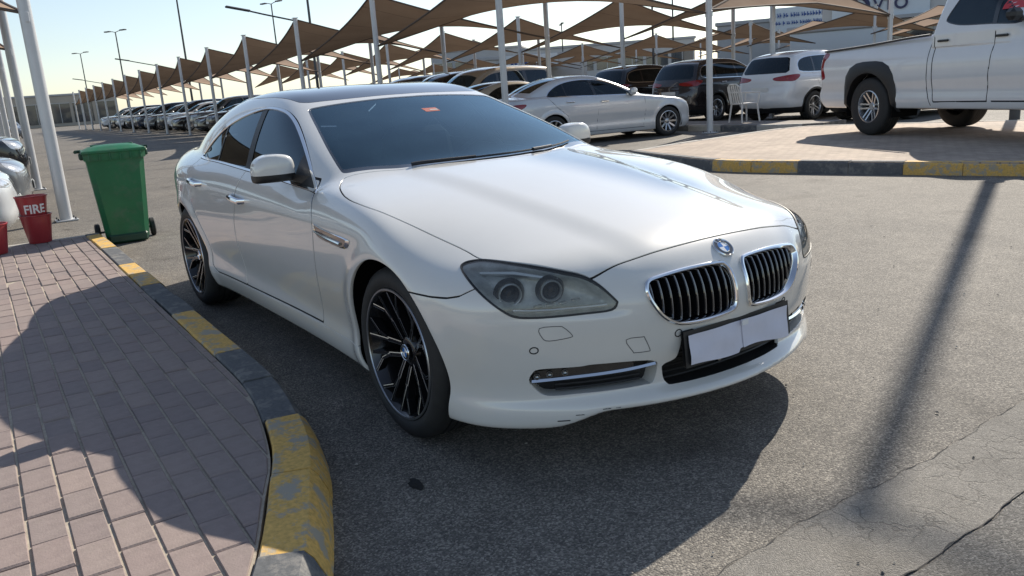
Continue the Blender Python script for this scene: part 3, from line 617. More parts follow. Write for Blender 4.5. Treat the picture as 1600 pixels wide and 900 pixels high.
m=MB(); m.lathe([(.0,-.03),(.175,-.03),(.175,-.055),(0,-.055)],40,'y'); disc_me=m.mesh('brake_disc',mat('disc_steel',(.25,.24,.23),.35,1),40)
def spoke_poly(k):
    m=MB(); mf=MB()
    def seg(p0,p1,w0,w1,y0,y1,faces=(1,1)):
        p0=np.array(p0);p1=np.array(p1); t=p1-p0; L=np.linalg.norm(t); t/=L; n=np.array([-t[1],t[0]])
        V=[]
        for p,w_,yy in((p0,w0,y0),(p1,w1,y1)):
            for sgn,dy in((-1,0),(1,0),(1.25,-.03),(-1.25,-.03)): q=p+n*w_*sgn*.5; V.append((q[0],yy+dy,q[1]))
        m.add(V,[(0,1,5,4),(1,2,6,5),(2,3,7,6),(3,0,4,7),(0,3,2,1),(4,5,6,7)])
        for sgn,on in zip((-1,1),faces):
            if on:
                V=[]
                for p,w_,yy in((p0,w0,y0),(p1,w1,y1)):
                    a=p+n*w_*sgn*.5; b=p+n*sgn*(w_*.5-.0032)
                    V+=[(a[0],yy+.0012,a[1]),(b[0],yy+.0018,b[1])]
                mf.add(V,[(0,1,3,2) if sgn>0 else (2,3,1,0)])
    pol=lambda r,a:(r*math.sin(a),r*math.cos(a))
    for sg in(-1,1):
        a0=sg*.20; a1=sg*.17
        seg(pol(.058,sg*.42),pol(.135,sg*.235),.017,.019,.070,.088,(1,1))
        seg(pol(.130,sg*.24),pol(.190,sg*.30),.014,.013,.087,.098,(sg<0,sg>0)); seg(pol(.130,sg*.22),pol(RR-.012,sg*.155),.013,.013,.087,.114,(1,0) if sg>0 else (0,1))
        seg(pol(.188,sg*.30),pol(RR-.012,sg*.47),.013,.013,.098,.114,(1,1))
    return m.mesh('spoke',RIMB,25),mf.mesh('spoke_face',RIMS,25,fix=False)
spoke_me,spokef_me=spoke_poly(0)
for s_ in(-1,1):
    bmw_wheel(s_,0.004,.776); bmw_wheel(s_,-2.966,.788)
    for cx in(.004,-2.966):   # liners
        m=MB(); a=np.linspace(-.35,math.pi+.35,28); V=[];F=[]; ra_=.388 if cx<-1 else .400; xa=cx+ra_*np.cos(a); za=.335+ra_*np.sin(a); Pl,_=on_side(xa,np.maximum(za,.24),s_)
        for t,xx,zz,yo in zip(a,xa,za,np.abs(Pl[:,1])):
            for yy in(.52,yo-.022): V.append((xx,s_*yy,zz))
        for i in range(27): F.append((2*i,2*i+1,2*i+3,2*i+2))
        V.append((cx,s_*.52,.335)); F+= [(len(V)-1,2*i,2*i+2) for i in range(27)]
        m.add(V,F); m.build('wheel_liner',SHELLM,bmw)
# mirrors
def mir_field(x,y,z):   # right mirror, local metres, outer = -y
    dx=.085-.03*sst(-.13,.12,-y)-.0*z; 
    fy=np.maximum(-y-.125+.12*np.maximum(z,0)**1.0*.6,y-.105)
    top=z-(.082-.05*np.clip((-y-.02)/.12,0,1)**2-.02*np.clip(y/.1,0,1)**2+.0*x); bot=-z-.062
    fx=np.maximum(x-(.075-1.2*(z-.0)**2-1.6*(y)**2-.10*np.maximum(-y,0)),-x-.07)
    return smax(smax(smax(fy,top,.06),bot,.03),fx,.05)
MV,MN,MT=isosurf(mir_field,(-.16,-.2,-.12),(.16,.18,.14),.007)
for s_ in(-1,1):
    sk=Skin(MV*[1,-s_,1],MN*[1,-s_,1],MT if s_<0 else MT[:,::-1]); mi=bpy.data.objects.new('mirror',None); COL.objects.link(mi); mi.parent=bmw; mi.location=(-1.09,s_*.905,.995); mi.empty_display_size=.1; mi.scale=(.9,.83,.9)
    sk.carve('base',lambda x,y,z:z+.022+.0*x,.002); sk.carve('glass',lambda x,y,z:np.maximum(x+.066,psdf(y*-s_,z,np.array([(-.10,-.05),(.09,-.05),(.09,.06),(-.07,.05)]))),0,over=['paint'])
    sk.obj('paint','cap',WHITE,mi); sk.obj('base','lower_shell',BLACKP,mi); sk.obj('gap','seam',DARK,mi,off=-.002); sk.obj('glass','mirror_glass',CHROME,mi)
    m=MB(); m.add([(.045,s_*-.07,-.058),(.045,s_*-.07,-.025),(-.05,s_*-.07,-.025),(-.05,s_*-.07,-.058),(.22,s_*-.14,-.098),(.20,s_*-.14,-.04),(.04,s_*-.14,-.04),(.03,s_*-.14,-.098)],[(0,1,5,4),(1,2,6,5),(2,3,7,6),(3,0,4,7),(0,3,2,1),(4,5,6,7)]); m.build('stalk',BLACKP,mi)
# wipers
for pts in ([(-.60,-.44,.985),(-.545,-.20,.985),(-.535,.06,.985),(-.575,.28,.985)],[(-.545,.20,.985),(-.585,.32,.985),(-.66,.46,.985),(-.725,.56,.985)]):
    P,N=proj_surf(bmw_field,spoly(pts,4,False)); m=MB(); m.tube(P+N*.006,.005,6); m.tube(P[:6]+N[:6]*.010,[.009,.009,.008,.008,.007,.006],8); m.build('wiper',BLACKP,bmw)
# cowl strip under the wipers
# interior
m=MB(); m.box((-1.02,0,.86),(.55,1.38,.16),bev=.05); m.box((-.86,0,.92),(.35,1.3,.06),bev=.03); m.build('dashboard',INT,bmw)
m=MB(); m.box((-2.0,0,.30),(2.9,1.5,.06)); m.build('cabin_floor',INT,bmw)
for (x,y) in((-1.75,.38),(-1.75,-.38),(-2.62,.36),(-2.62,-.36)):
    st=bpy.data.objects.new('car_seat',None); COL.objects.link(st); st.parent=bmw; st.location=(x,y,.35)
    m=MB(); m.box((.1,0,.10),(.52,.50,.18),bev=.06); m.build('cushion',SEAT,st)
    Rm=Matrix.Rotation(-.30,3,'Y'); m=MB(); m.box((-.26,0,.45),(.16,.48,.60),R=Rm,bev=.06); m.build('backrest',SEAT,st)
    m=MB(); m.box((-.37,0,.80),(.09,.27,.16),R=Rm,bev=.035); m.build('headrest',SEAT,st)
m=MB(); a=np.linspace(0,2*np.pi,33); m.tube([(-1.33+.07*math.sin(t),.38+.18*math.cos(t),.86+.17*math.sin(t)) for t in a],.014,8,False); m.build('steering_wheel',INT,bmw)
P,N=proj_surf(bmw_field,[(-1.30,0.0,1.25)]); m=MB(); m.box(P[0]+[-.06,0,-.075],(.03,.24,.07),bev=.02); m.tube([P[0]+[-.01,0,-.01],P[0]+[-.05,0,-.06]],.01); m.build('rear_view_mirror',INT,bmw)
P,N=proj_surf(bmw_field,[(-1.13,.03,1.19)]); z=Vector(N[0]); x=Vector((0,1,0)); 
def sticker(c,w_,h,mt,nm='windscreen_sticker',o=-.0022):
    q=[]
    for dy,dx in((-1,1),(1,1),(1,-1),(-1,-1)): q.append((c[0]+dx*h/2,c[1]+dy*w_/2,1.2))
    q=np.array(q); 
    for it in range(25):
        v=bmw_field(*q.T); q[:,2]-=v*1.0
    g=grad(bmw_field,q); g/=np.linalg.norm(g,axis=1)[:,None]
    m=MB(); m.add(q+g*o,[(0,1,2,3)]); return m.build(nm,mt,bmw)
sticker((-1.20,.02),.085,.055,mat('red_sticker',(.34,.06,.04),.6)); sticker((-1.195,.035),.05,.016,mat('white_sticker',(.4,.34,.33),.6),o=-.0014)
# underbody
m=MB(); m.box((-1.75,0,.25),(4.1,1.2,.10)); m.build('underbody',SHELLM,bmw)
# ------------------------------------------------------------------ other vehicles
def wheel_meshes(r,w_,rim,n,style,mt,name):
    t=tyre_mesh(r,w_,rim)
    m=MB(); h=w_/2
    m.lathe([(rim+.005,h*.95),(rim-.012,h*.98),(rim-.02,h*.8),(rim-.035,h*.2),(rim-.03,-h*.7)],40,'y'); bk=m.mesh('rim_barrel',mt,40)
    m=MB(); m.lathe([(0,h*.55),(.05,h*.55),(.065,h*.48),(.07,h*.1)],24,'y')
    for k in range(n):
        a=2*math.pi*k/n
        for off in ((-.028,.028) if style=='twin' else (0,)):
            c,s_=math.cos(a),math.sin(a); hw=.013 if style=='twin' else .019
            def P(rad,sd,y): x=rad; zz=off*(1.35 if rad>.1 else 1)+sd; return (x*c-zz*s_,y,x*s_+zz*c)
            V=[P(.05,-hw,h*.5),P(.05,hw,h*.5),P(rim-.01,hw*.95,h*.85),P(rim-.01,-hw*.95,h*.85),P(.05,-hw*1.4,h*.1),P(.05,hw*1.4,h*.1),P(rim-.01,hw*1.3,h*.45),P(rim-.01,-hw*1.3,h*.45)]
            m.add(V,[(0,1,2,3),(4,7,6,5),(0,4,5,1),(1,5,6,2),(2,6,7,3),(3,7,4,0)])
    sp=m.mesh('spokes',mt,30); m=MB(); m.lathe([(0,-.01),(rim-.03,-.01)],24,'y'); bd=m.mesh('brake_disc',DARK); return t,bk,sp,bd
def place_wheels(root,ms,pos,r):
    for (x,y) in pos:
        wh=bpy.data.objects.new('wheel',None); COL.objects.link(wh); wh.parent=root; wh.location=(x,y,r); wh.rotation_euler=(0,0,0 if y>0 else math.pi); wh.empty_display_size=.1
        for n_,me in zip(('tyre','rim_barrel','spokes','brake_disc'),ms): link(n_,me,wh)
def gfield(p):
    wb=p['wb']; ra=p['ra']; wr=p['wr']
    sc=Spl(p.get('sec',[(.1,.10),(.22,.05),(.32,.025),(.42,.03),(.6,.005),(.75,0),(.85,.004),(.95,.025),(1.05,.06),(1.3,.2)])); zo=p.get('zo',0)
    pl=Spl([(p['xr_']-.1,p.get('pr',-.16)),(p['xr_']+.4,p.get('pr',-.16)*.3),(-wb,.0),(-wb*.5,-.012),(0,.0),(.4,-.03),(.9,-.10)])
    def f(x,y,z):
        ay=np.abs(y); r1=np.hypot(x,z-wr); r2=np.hypot(x+wb,z-wr)
        W=p['hw']+pl(x)-sc(z-zo)+.012*(np.exp(-((r1-ra-.02)/.05)**2)+np.exp(-((r2-ra-.02)/.05)**2))*sst(.1,.3,z)
        A=(ay-W)/1.02; X=p['xf'](z)-p['fc']*ay**2-p.get('fq',.14)*(ay/.9)**8; F=(x-X)/np.sqrt(1+(2*p['fc']*ay)**2)
        XR=p['xr'](z)+p['rc']*ay**2+p.get('rq',.10)*(ay/.9)**8; Rr=(XR-x)/np.sqrt(1+(2*p['rc']*ay)**2)
        T=(z-(p['zc'](x)-.075*ay**2))*.97
        b=smax(A,F,.2); b=smax(b,Rr,p.get('kr',.16)); b=smax(b,T,p.get('kt',.12)); b=smax(b,p['zb']-z,.05)
        if 'bed' in p:
            x0,x1,yb,zb=p['bed']; bx=np.maximum(np.maximum(np.maximum(x-x1,x0-x),ay-yb),zb-z); b=smax(b,-bx,.02)
        dz=np.maximum(z-p['belt'],-.03); gs=(ay-(p['hw']-p['gin']+p['wgx'](x)-p['tum']*dz-p.get('tq',.35)*dz*np.abs(dz)))*.92
        gz=(z-(p['gt'](x+.28*ay**2*sst(p['xt']-.8,p['xt'],x)-.2*ay**2*sst(p['xt']-.9,p['xt']-1.7,x))-.07*ay**2))*.93
        g=smax(gs,gz,p.get('kg',.12)); g=np.maximum(np.maximum(g,x+.02),p['belt']-.2-z)
        if p.get('clip'): g=smax(g,Rr,.12)
        if 'cab' in p: g=smax(g,(p['cab']+(z-p['belt'])*.18-x),.06)
        return smin(b,g,.04)
    return f
def build_car(name,p,h,paint,rimmat=RIMSILVER,glassm=None):
    G=glassm or SIDEG; f=gfield(p); hw=p['hw']; root=thing(name,None,None)
    sk=Skin(*isosurf(f,(p['xr_']-.15,-hw-.1,p['zb']-.06),(p['xf_']+.15,hw+.1,p['top']+.06),h))
    ar=lambda cx:(lambda x,y,z:np.maximum(np.hypot(x-cx,z-p['wr'])-p['ra'],hw*.55-np.abs(y)))
    sk.carve('drop',lambda x,y,z:np.minimum(ar(0)(x,y,z),ar(-p['wb'])(x,y,z)))
    D=spoly(p['dlo'],4); fD=lambda x,y,z:np.maximum(psdf(x,z,D),.4-np.abs(y))
    sk.carve('trim',fD,0,over=['paint']); sk.carve('side_glass',lambda x,y,z:fD(x,y,z)+p.get('trimw',.014),0,over=['trim'])
    for (a,b,w_) in p.get('pillars',[]): 
        L=np.array([a,b]); sk.carve('pillar',lambda x,y,z:np.maximum(psdf(x,z,L,False)-w_,.4-np.abs(y)),0,over=['side_glass'])
    W=mirror_poly(spoly(p['ws'],3,False)); sk.carve('windshield',lambda x,y,z:np.maximum(psdf(x,y,W),p['belt']-.05-z),0,over=['paint'])
    if 'rgt' in p: Rg=mirror_poly(spoly(p['rgt'],3,False)); sk.carve('rear_glass',lambda x,y,z:np.maximum(psdf(x,y,Rg),p['belt']-.05-z),0,over=['paint'])
    if 'rgr' in p: Rg2=mirror_poly(np.array(p['rgr'])[:,::-1])[:,::-1]; sk.carve('rear_glass',lambda x,y,z:np.maximum(psdf(y,z,Rg2),x-p['xr_']-.9),0,over=['paint'])
    hl=spoly(p['hl'],3); sk.carve('headlight',lambda x,y,z:np.maximum(psdf((np.abs(y)-x)*R2,z,hl),.2-x),.003,over=['paint'])
    gr=np.array(p['grille']); gr=np.concatenate([gr,(gr*[-1,1])[::-1]]); sk.carve('grille',lambda x,y,z:np.maximum(psdf(y,z,gr),.4-x),0,over=['paint'])
    if 'lowg' in p: lg=np.array(p['lowg']); lg=np.concatenate([lg,(lg*[-1,1])[::-1]]); sk.carve('grille',lambda x,y,z:np.maximum(psdf(y,z,lg),.4-x),0,over=['paint'])
    tl=spoly(p['tl'],3)
    if p.get('tlside'): sk.carve('tail_light',lambda x,y,z:np.maximum(psdf(x,z,tl),.4-np.abs(y)),.003,over=['paint'])
    else: sk.carve('tail_light',lambda x,y,z:np.maximum(psdf((np.abs(y)+x-p['xr_'])*R2,z,tl),x-p['xr_']-.6),.003,over=['paint'])
    for ln in p.get('gaps',[]): sk.carve('gap',lambda x,y,z,ln=ln:np.maximum(psdf(x,z,np.array(ln),False)-p.get('gw',.006),.4-np.abs(y)),0,over=['paint'])
    if p.get('clad'): sk.carve('cladding',lambda x,y,z:np.minimum(z-p['clad'],np.minimum(np.hypot(x,z-p['wr']),np.hypot(x+p['wb'],z-p['wr']))-p['ra']-p.get('cladr',.05))+np.where(np.abs(y)<.3*hw,.5*(z-p['clad']>0),0),0,over=['paint'])
    ce=sk.V[sk.T].mean(1); LF=ce[:,1]>0
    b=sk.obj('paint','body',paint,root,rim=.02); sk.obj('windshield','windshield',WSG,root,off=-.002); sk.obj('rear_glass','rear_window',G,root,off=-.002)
    sk.obj('gap','panel_gap',DARK,root,off=-.006); sk.obj('cladding','cladding',BLACKP,root,off=.004,rim=.02); sk.obj('grille','grille',mat('grille_mesh',(.02,.02,.022),.3,.5),root,off=-.012)
    for ms in(LF,~LF):
        sk.obj('side_glass','side_window',G,root,ms,off=-.003); sk.obj('trim','window_trim',p.get('trim',BLACKG),root,ms,off=.002,rim=.008); sk.obj('pillar','window_pillar',BLACKG,root,ms)
        sk.obj('headlight','headlight',mat('lamp_unit',(.50,.52,.54),.12,.4,1.0,.35,40),root,ms); sk.obj('tail_light','tail_light',mat('red_lens',(.25,.01,.012),.12,0,1),root,ms,off=.004,rim=.02)
    inn=~np.isin(sk.L,[sk.lab(n) for n in('drop','side_glass','windshield','rear_glass')]); u,iv=np.unique(sk.T[inn],return_inverse=True); link('inner_shell',arr_mesh('inner_shell',sk.V[u]-sk.N[u]*.03,iv.reshape(-1,3),SHELLM,sk.N[u]),root)
    m=MB(); m.box((-p['wb']/2,0,p['zb']+.12),(p['wb']+.9,hw*1.35,.14)); m.build('underbody',SHELLM,root)
    for s_ in(-1,1):
        for cx in(0,-p['wb']):
            m=MB(); a=np.linspace(-.3,math.pi+.3,18); V=[];F=[]
            for t in a:
                for yy in(hw*.5,hw-.03): V.append((cx+(p['ra']+.015)*math.cos(t),s_*yy,p['wr']+(p['ra']+.015)*math.sin(t)))
            for i in range(17): F.append((2*i,2*i+1,2*i+3,2*i+2))
            V.append((cx,s_*hw*.5,p['wr'])); F+=[(len(V)-1,2*i,2*i+2) for i in range(17)]; m.add(V,F); m.build('wheel_liner',SHELLM,root)
        mx,mz=p['mir']; m=MB(); m.box((mx,s_*(hw+.06),mz),(.16,.20,.15),bev=.05); mo=m.build('mirror',p.get('mirmat',paint),root); m=MB(); m.box((mx+.02,s_*(hw-.07),mz-.06),(.10,.14,.05),bev=.015); m.build('stalk',BLACKP,mo)
        for hx,hz in p.get('handles',[]):
            P,N=on_side(hx,hz,s_,f,hw*.8); m=MB(); q=P[0]; m.box(q+N[0]*.018,(.20,.028,.032),bev=.010); m.build('handle',p.get('hmat',paint),root)
    for (x,y) in ((p['xt']-.55,.38),(p['xt']-.55,-.38),(p['xt']-1.4,0)):
        st=bpy.data.objects.new('car_seat',None); COL.objects.link(st); st.parent=root; st.location=(x,y,p['belt']-.6); wd=.5 if y else 1.2
        m=MB(); m.box((-.1,0,.35),(.16,wd,.7),bev=.05); m.build('backrest',SEAT,st); m=MB(); m.box((-.12,0,.78),(.09,.27,.15),bev=.03); m.build('headrest',SEAT,st)
    m=MB(); m.box((p['xt']+.25,0,p['belt']-.12),(.5,hw*1.45,.2),bev=.05); m.build('dashboard',INT,root)
    place_wheels(root,wheel_meshes(p['wr'],p['tw'],p['rim'],p['nsp'],p['style'],rimmat,name),[(0,hw-p['tw']/2-.015),(0,-hw+p['tw']/2+.015),(-p['wb'],hw-p['tw']/2-.015),(-p['wb'],-hw+p['tw']/2+.015)],p['wr'])
    pm=MB(); P,N=on_front(0,p['plate'],f,p['xf_']+.3); pm.box(P[0]+[.006,0,0],(.012,.50,.11),bev=.003); pm.build('number_plate',mat('plate_white',(.7,.7,.68),.4),root)
    lo=p['xr_']-.2; md=np.linspace(lo,lo+.6,600); v=f(md,np.zeros(600),np.full(600,p['rplate'])); xi=md[np.argmax(v<0)]
    pm=MB(); pm.box((xi-.006,0,p['rplate']),(.012,.50,.11),bev=.003); pm.build('rear_plate',mat('plate_white'),root)
    return root,f
SEDAN=dict(wb=2.84,ra=.355,wr=.325,hw=.905,xf_=.82,xr_=-3.89,top=1.44,zb=.17,fc=.22,rc=.2,belt=.99,gin=.075,tum=.42,xt=-1.33,
 xf=Spl([(.15,.70),(.25,.79),(.42,.82),(.6,.80),(.72,.74),(.82,.62)]),xr=Spl([(.15,-3.74),(.3,-3.86),(.6,-3.89),(.8,-3.87),(.95,-3.81),(1.06,-3.72)]),
 zc=Spl([(.9,.71),(.7,.775),(.3,.87),(-.2,.94),(-.6,.99),(-1.2,1.025),(-2,1.05),(-2.8,1.08),(-3.3,1.075),(-3.9,1.02)]),
 gt=Spl([(-.1,.83),(-.35,.94),(-.6,1.055),(-1.0,1.225),(-1.35,1.345),(-1.7,1.42),(-2.1,1.44),(-2.5,1.415),(-2.9,1.315),(-3.25,1.17),(-3.6,1.0)]),
 wgx=Spl([(-.3,-.10),(-.8,-.02),(-1.6,.0),(-2.4,-.005),(-3,-.07),(-3.5,-.2)]),
 dlo=[(-.80,.965),(-1.0,1.06),(-1.3,1.21),(-1.6,1.305),(-1.95,1.345),(-2.3,1.335),(-2.6,1.275),(-2.82,1.17),(-2.92,1.07),(-2.88,1.025),(-2.3,1.005),(-1.5,.98)],pillars=[((-1.88,1.4),(-1.80,.95),.035),((-2.55,1.4),(-2.48,.95),.012)],trim=CHROME,
 ws=[(-.40,0),(-.48,.35),(-.66,.64),(-.72,.67),(-1.0,.60),(-1.30,.53),(-1.34,.49),(-1.33,0)],rgt=[(-2.62,0),(-2.60,.42),(-2.63,.49),(-3.15,.56),(-3.24,.50),(-3.30,0)],
 hl=[(-.15,.62),(-.05,.70),(.12,.76),(.22,.77),(.2,.70),(.08,.63)],grille=[(.0,.70),(.36,.69),(.40,.60),(.32,.48),(.0,.47)],lowg=[(.0,.33),(.5,.34),(.45,.24),(.0,.23)],
 tl=[(.46,.84),(.60,.905),(.86,.925),(.92,.90),(.84,.83),(.66,.79),(.5,.79)],
 gaps=[[(-.62,.92),(-.60,.6),(-.66,.25)],[(-1.80,.97),(-1.79,.6),(-1.83,.25)],[(-2.95,1.02),(-2.75,.8),(-2.52,.62),(-2.42,.4),(-2.44,.25)],[(-.62,.255),(-2.44,.255)],[(.05,.87),(-.4,.93)]],
 mir=(-.95,1.03),handles=[(-1.62,.86),(-2.45,.90)],hmat=CHROME,tw=.235,rim=.225,nsp=10,style='single',plate=.42,rplate=.62)
SUVP=dict(wb=2.70,ra=.40,wr=.355,hw=.92,xf_=.86,xr_=-3.66,top=1.70,zb=.22,fc=.2,rc=.16,belt=1.12,gin=.07,tum=.25,xt=-1.2,clip=True,clad=.36,zo=.12,kr=.2,
 xf=Spl([(.2,.72),(.35,.82),(.55,.86),(.8,.83),(.95,.74)]),xr=Spl([(.2,-3.40),(.4,-3.62),(.6,-3.66),(.9,-3.62),(1.1,-3.55),(1.35,-3.41),(1.6,-3.24),(1.8,-3.08)]),
 zc=Spl([(.9,.87),(.7,.95),(.2,1.05),(-.3,1.10),(-.7,1.14),(-2,1.16),(-3.6,1.17)]),
 gt=Spl([(-.1,.95),(-.35,1.08),(-.6,1.21),(-1.0,1.42),(-1.3,1.56),(-1.6,1.64),(-2.2,1.685),(-2.8,1.665),(-3.2,1.60),(-3.6,1.5)]),
 wgx=Spl([(-.3,-.08),(-.8,-.02),(-1.6,0),(-2.4,0),(-3,-.03),(-3.6,-.07)]),
 dlo=[(-.78,1.10),(-1.05,1.26),(-1.4,1.44),(-1.75,1.53),(-2.3,1.55),(-2.85,1.52),(-3.12,1.43),(-3.2,1.27),(-3.05,1.17),(-2,1.14),(-1.2,1.115)],pillars=[((-1.82,1.6),(-1.76,1.0),.035),((-2.62,1.6),(-2.66,1.0),.03)],trim=CHROME,
 ws=[(-.34,0),(-.42,.35),(-.60,.66),(-.66,.70),(-1.0,.64),(-1.22,.58),(-1.26,.52),(-1.24,0)],rgr=[(0,1.17),(.62,1.17),(.68,1.22),(.58,1.50),(.5,1.535),(0,1.55)],
 hl=[(-.12,.83),(-.02,.90),(.12,.95),(.22,.95),(.18,.86),(.0,.80)],grille=[(.0,.86),(.45,.85),(.38,.66),(.0,.64)],lowg=[(.0,.44),(.55,.46),(.5,.33),(.0,.32)],
 tl=[(.30,1.06),(.50,1.10),(.80,1.13),(.92,1.10),(.78,.98),(.55,.98),(.34,1.0)],
 gaps=[[(-.55,1.08),(-.52,.7),(-.58,.38)],[(-1.72,1.12),(-1.70,.7),(-1.74,.38)],[(-2.75,1.15),(-2.55,.85),(-2.34,.6),(-2.3,.38)]],
 mir=(-.86,1.17),handles=[(-1.52,1.0),(-2.42,1.03)],tw=.235,rim=.235,nsp=5,style='twin',plate=.55,rplate=.80)
BOXP=dict(wb=2.85,ra=.44,wr=.39,hw=.97,xf_=.88,xr_=-3.95,top=1.90,zb=.30,fc=.12,rc=.08,belt=1.17,gin=.07,tum=.16,tq=.2,xt=-1.15,clip=True,zo=.15,kr=.12,kg=.16,
 xf=Spl([(.25,.80),(.5,.88),(.8,.88),(1.0,.80),(1.1,.7)]),xr=Spl([(.3,-3.85),(.5,-3.95),(1.0,-3.95),(1.3,-3.90),(1.7,-3.78),(2,-3.7)]),
 zc=Spl([(.9,.98),(.6,1.06),(0,1.12),(-.7,1.17),(-2,1.20),(-3.9,1.21)]),
 gt=Spl([(-.1,1.0),(-.35,1.12),(-.55,1.26),(-.95,1.55),(-1.25,1.73),(-1.6,1.83),(-2.4,1.88),(-3.2,1.87),(-3.9,1.80)]),
 wgx=Spl([(-.3,-.06),(-.8,-.02),(-1.6,0),(-2.4,0),(-3,-.01),(-3.9,-.04)]),
 dlo=[(-.82,1.15),(-1.05,1.35),(-1.35,1.56),(-1.7,1.68),(-2.4,1.72),(-3.3,1.71),(-3.55,1.66),(-3.62,1.45),(-3.58,1.24),(-3.3,1.19),(-2,1.17)],pillars=[((-1.78,1.8),(-1.75,1.0),.04),((-2.72,1.8),(-2.76,1.0),.06)],
 ws=[(-.34,0),(-.40,.35),(-.55,.70),(-.62,.74),(-1.0,.71),(-1.16,.68),(-1.19,.62),(-1.17,0)],rgr=[(0,1.24),(.68,1.24),(.72,1.3),(.66,1.66),(.58,1.70),(0,1.72)],
 hl=[(-.10,.90),(0,.98),(.16,1.02),(.22,1.0),(.16,.88),(.0,.86)],grille=[(.0,.98),(.46,.97),(.44,.72),(.0,.70)],lowg=[(.0,.58),(.5,.58),(.45,.45),(.0,.45)],
 tl=[(.50,1.25),(.64,1.25),(.80,1.25),(.86,1.2),(.82,.95),(.6,.95),(.52,1.0)],
 gaps=[[(-.55,1.12),(-.55,.7),(-.6,.42)],[(-1.72,1.15),(-1.72,.42)],[(-2.78,1.17),(-2.60,.85),(-2.40,.7),(-2.36,.42)]],
 mir=(-.82,1.23),handles=[(-1.55,1.07),(-2.5,1.08)],tw=.26,rim=.235,nsp=6,style='twin',plate=.64,rplate=.95)
PICK=dict(gw=.011,pr=-.02,rq=.004,fq=.05,wb=3.70,ra=.54,wr=.45,hw=.995,xf_=.94,xr_=-5.02,top=2.16,zb=.42,fc=.10,rc=.04,belt=1.48,gin=.05,tum=.20,tq=.2,xt=-1.25,zo=.24,kt=.06,kr=.05,cab=-2.40,bed=(-4.90,-2.52,.80,.82),
 xf=Spl([(.3,.85),(.55,.93),(.95,.93),(1.15,.86),(1.3,.7)]),xr=Spl([(.4,-4.92),(.55,-5.04),(.68,-5.06),(.76,-5.01),(1.0,-5.0),(1.4,-4.99)]),
 zc=Spl([(.9,1.20),(.5,1.30),(0,1.36),(-.6,1.44),(-1.2,1.50),(-2.3,1.52),(-2.6,1.515),(-3.5,1.47),(-5.0,1.415)]),
 gt=Spl([(-.2,1.24),(-.5,1.42),(-.75,1.59),(-1.15,1.88),(-1.5,2.05),(-1.9,2.13),(-2.3,2.15),(-2.8,2.13)]),
 wgx=Spl([(-.3,-.06),(-.8,-.02),(-1.6,0),(-2.4,0),(-3,-.01)]),
 dlo=[(-.95,1.50),(-1.15,1.70),(-1.45,1.92),(-1.75,1.99),(-1.98,1.99),(-2.12,1.80),(-2.20,1.645),(-2.16,1.60),(-2.05,1.565),(-1.85,1.535),(-1.4,1.515)],pillars=[((-1.36,2.1),(-1.33,1.2),.035)],
 ws=[(-.46,0),(-.52,.35),(-.70,.74),(-.76,.78),(-1.1,.74),(-1.28,.70),(-1.31,.64),(-1.29,0)],rgr=None,
 hl=[(-.10,.98),(-.05,1.12),(.1,1.16),(.2,1.14),(.14,1.0),(.0,.96)],grille=[(.0,1.08),(.55,1.06),(.5,.70),(.0,.68)],
 tl=[(-5.1,1.31),(-4.90,1.33),(-4.80,1.31),(-4.81,1.26),(-4.87,1.20),(-4.875,1.08),(-4.84,.99),(-4.825,.93),(-4.87,.90),(-5.1,.905)],tlside=True,
 gaps=[[(-2.46,1.50),(-2.455,1.0),(-2.47,.7),(-2.40,.47)],[(-2.36,1.42),(-2.36,.72),(-2.34,.52),(-1.36,.53),(-1.35,.72),(-1.31,1.2),(-1.30,1.42)],[(-1.28,.53),(-.40,.53),(-.38,1.3)]],
 mir=(-.92,1.60),mirmat=BLACKP,hmat=BLACKP,handles=[(-2.18,1.36),(-1.18,1.36)],tw=.29,rim=.25,nsp=6,style='twin',plate=.6,rplate=.95)
del PICK['rgr']
SILVERP=mat('silver_paint',(.62,.64,.66),.22,.15,1.0,.03,4); TANP=mat('tan_paint',(.36,.29,.21),.28,.2,1.0,.05,4,dirt=(.4,.34,.26,.4)); DARKP=mat('dark_paint',(.018,.018,.022),.2,.2,1.0); BLUEP=mat('blue_grey_paint',(.03,.045,.075),.2,.2,1.0); GREYP=mat('grey_paint',(.20,.21,.22),.25,.4,1.0); BLACKPAINT=mat('black_paint',(.01,.01,.011),.15,0,1.0); BEIGEP=mat('beige_paint',(.42,.36,.28),.28,.1,1.0,.05,4); WHITE2=mat('white_paint_plain',(.70,.71,.72),.25,0,1.0,.03,3); BROWNP=mat('brown_black_paint',(.028,.022,.022),.25,.2,1.0)
def put(o,loc,rz,label,cat,group=None,paint=None):
    o.location=loc; o.rotation_euler=(0,0,rz); tag(o,label,cat,group)
    if paint:
        for ch in o.children:
            if ch.name.split('.')[0] in('body','mirror') and ch.data.materials[0] not in(BLACKP,):
                ch.material_slots[0].link='OBJECT'; ch.material_slots[0].material=paint
    return o
merc,_=build_car('silver_sedan',SEDAN,.017,SILVERP,mat('rim_bicolour',(.42,.43,.45),.25,.9))
rz=math.radians(80); lx,ly=-.04,.905   # right front tyre stands at (-10.46,11.19)
put(merc,(-10.50-.905*math.sin(rz)*1.0,11.19+.905*math.cos(rz),0),rz,'silver-white sedan seen from its right side between two shade poles','car')
truck,_=build_car('pickup_truck',PICK,.02,WHITE2,mat('rim_pickup',(.55,.56,.58),.25,.9))
put(truck,(-1.24,9.78,.15),math.radians(-20),'white pickup truck with open bed parked on the raised paved island','pickup')
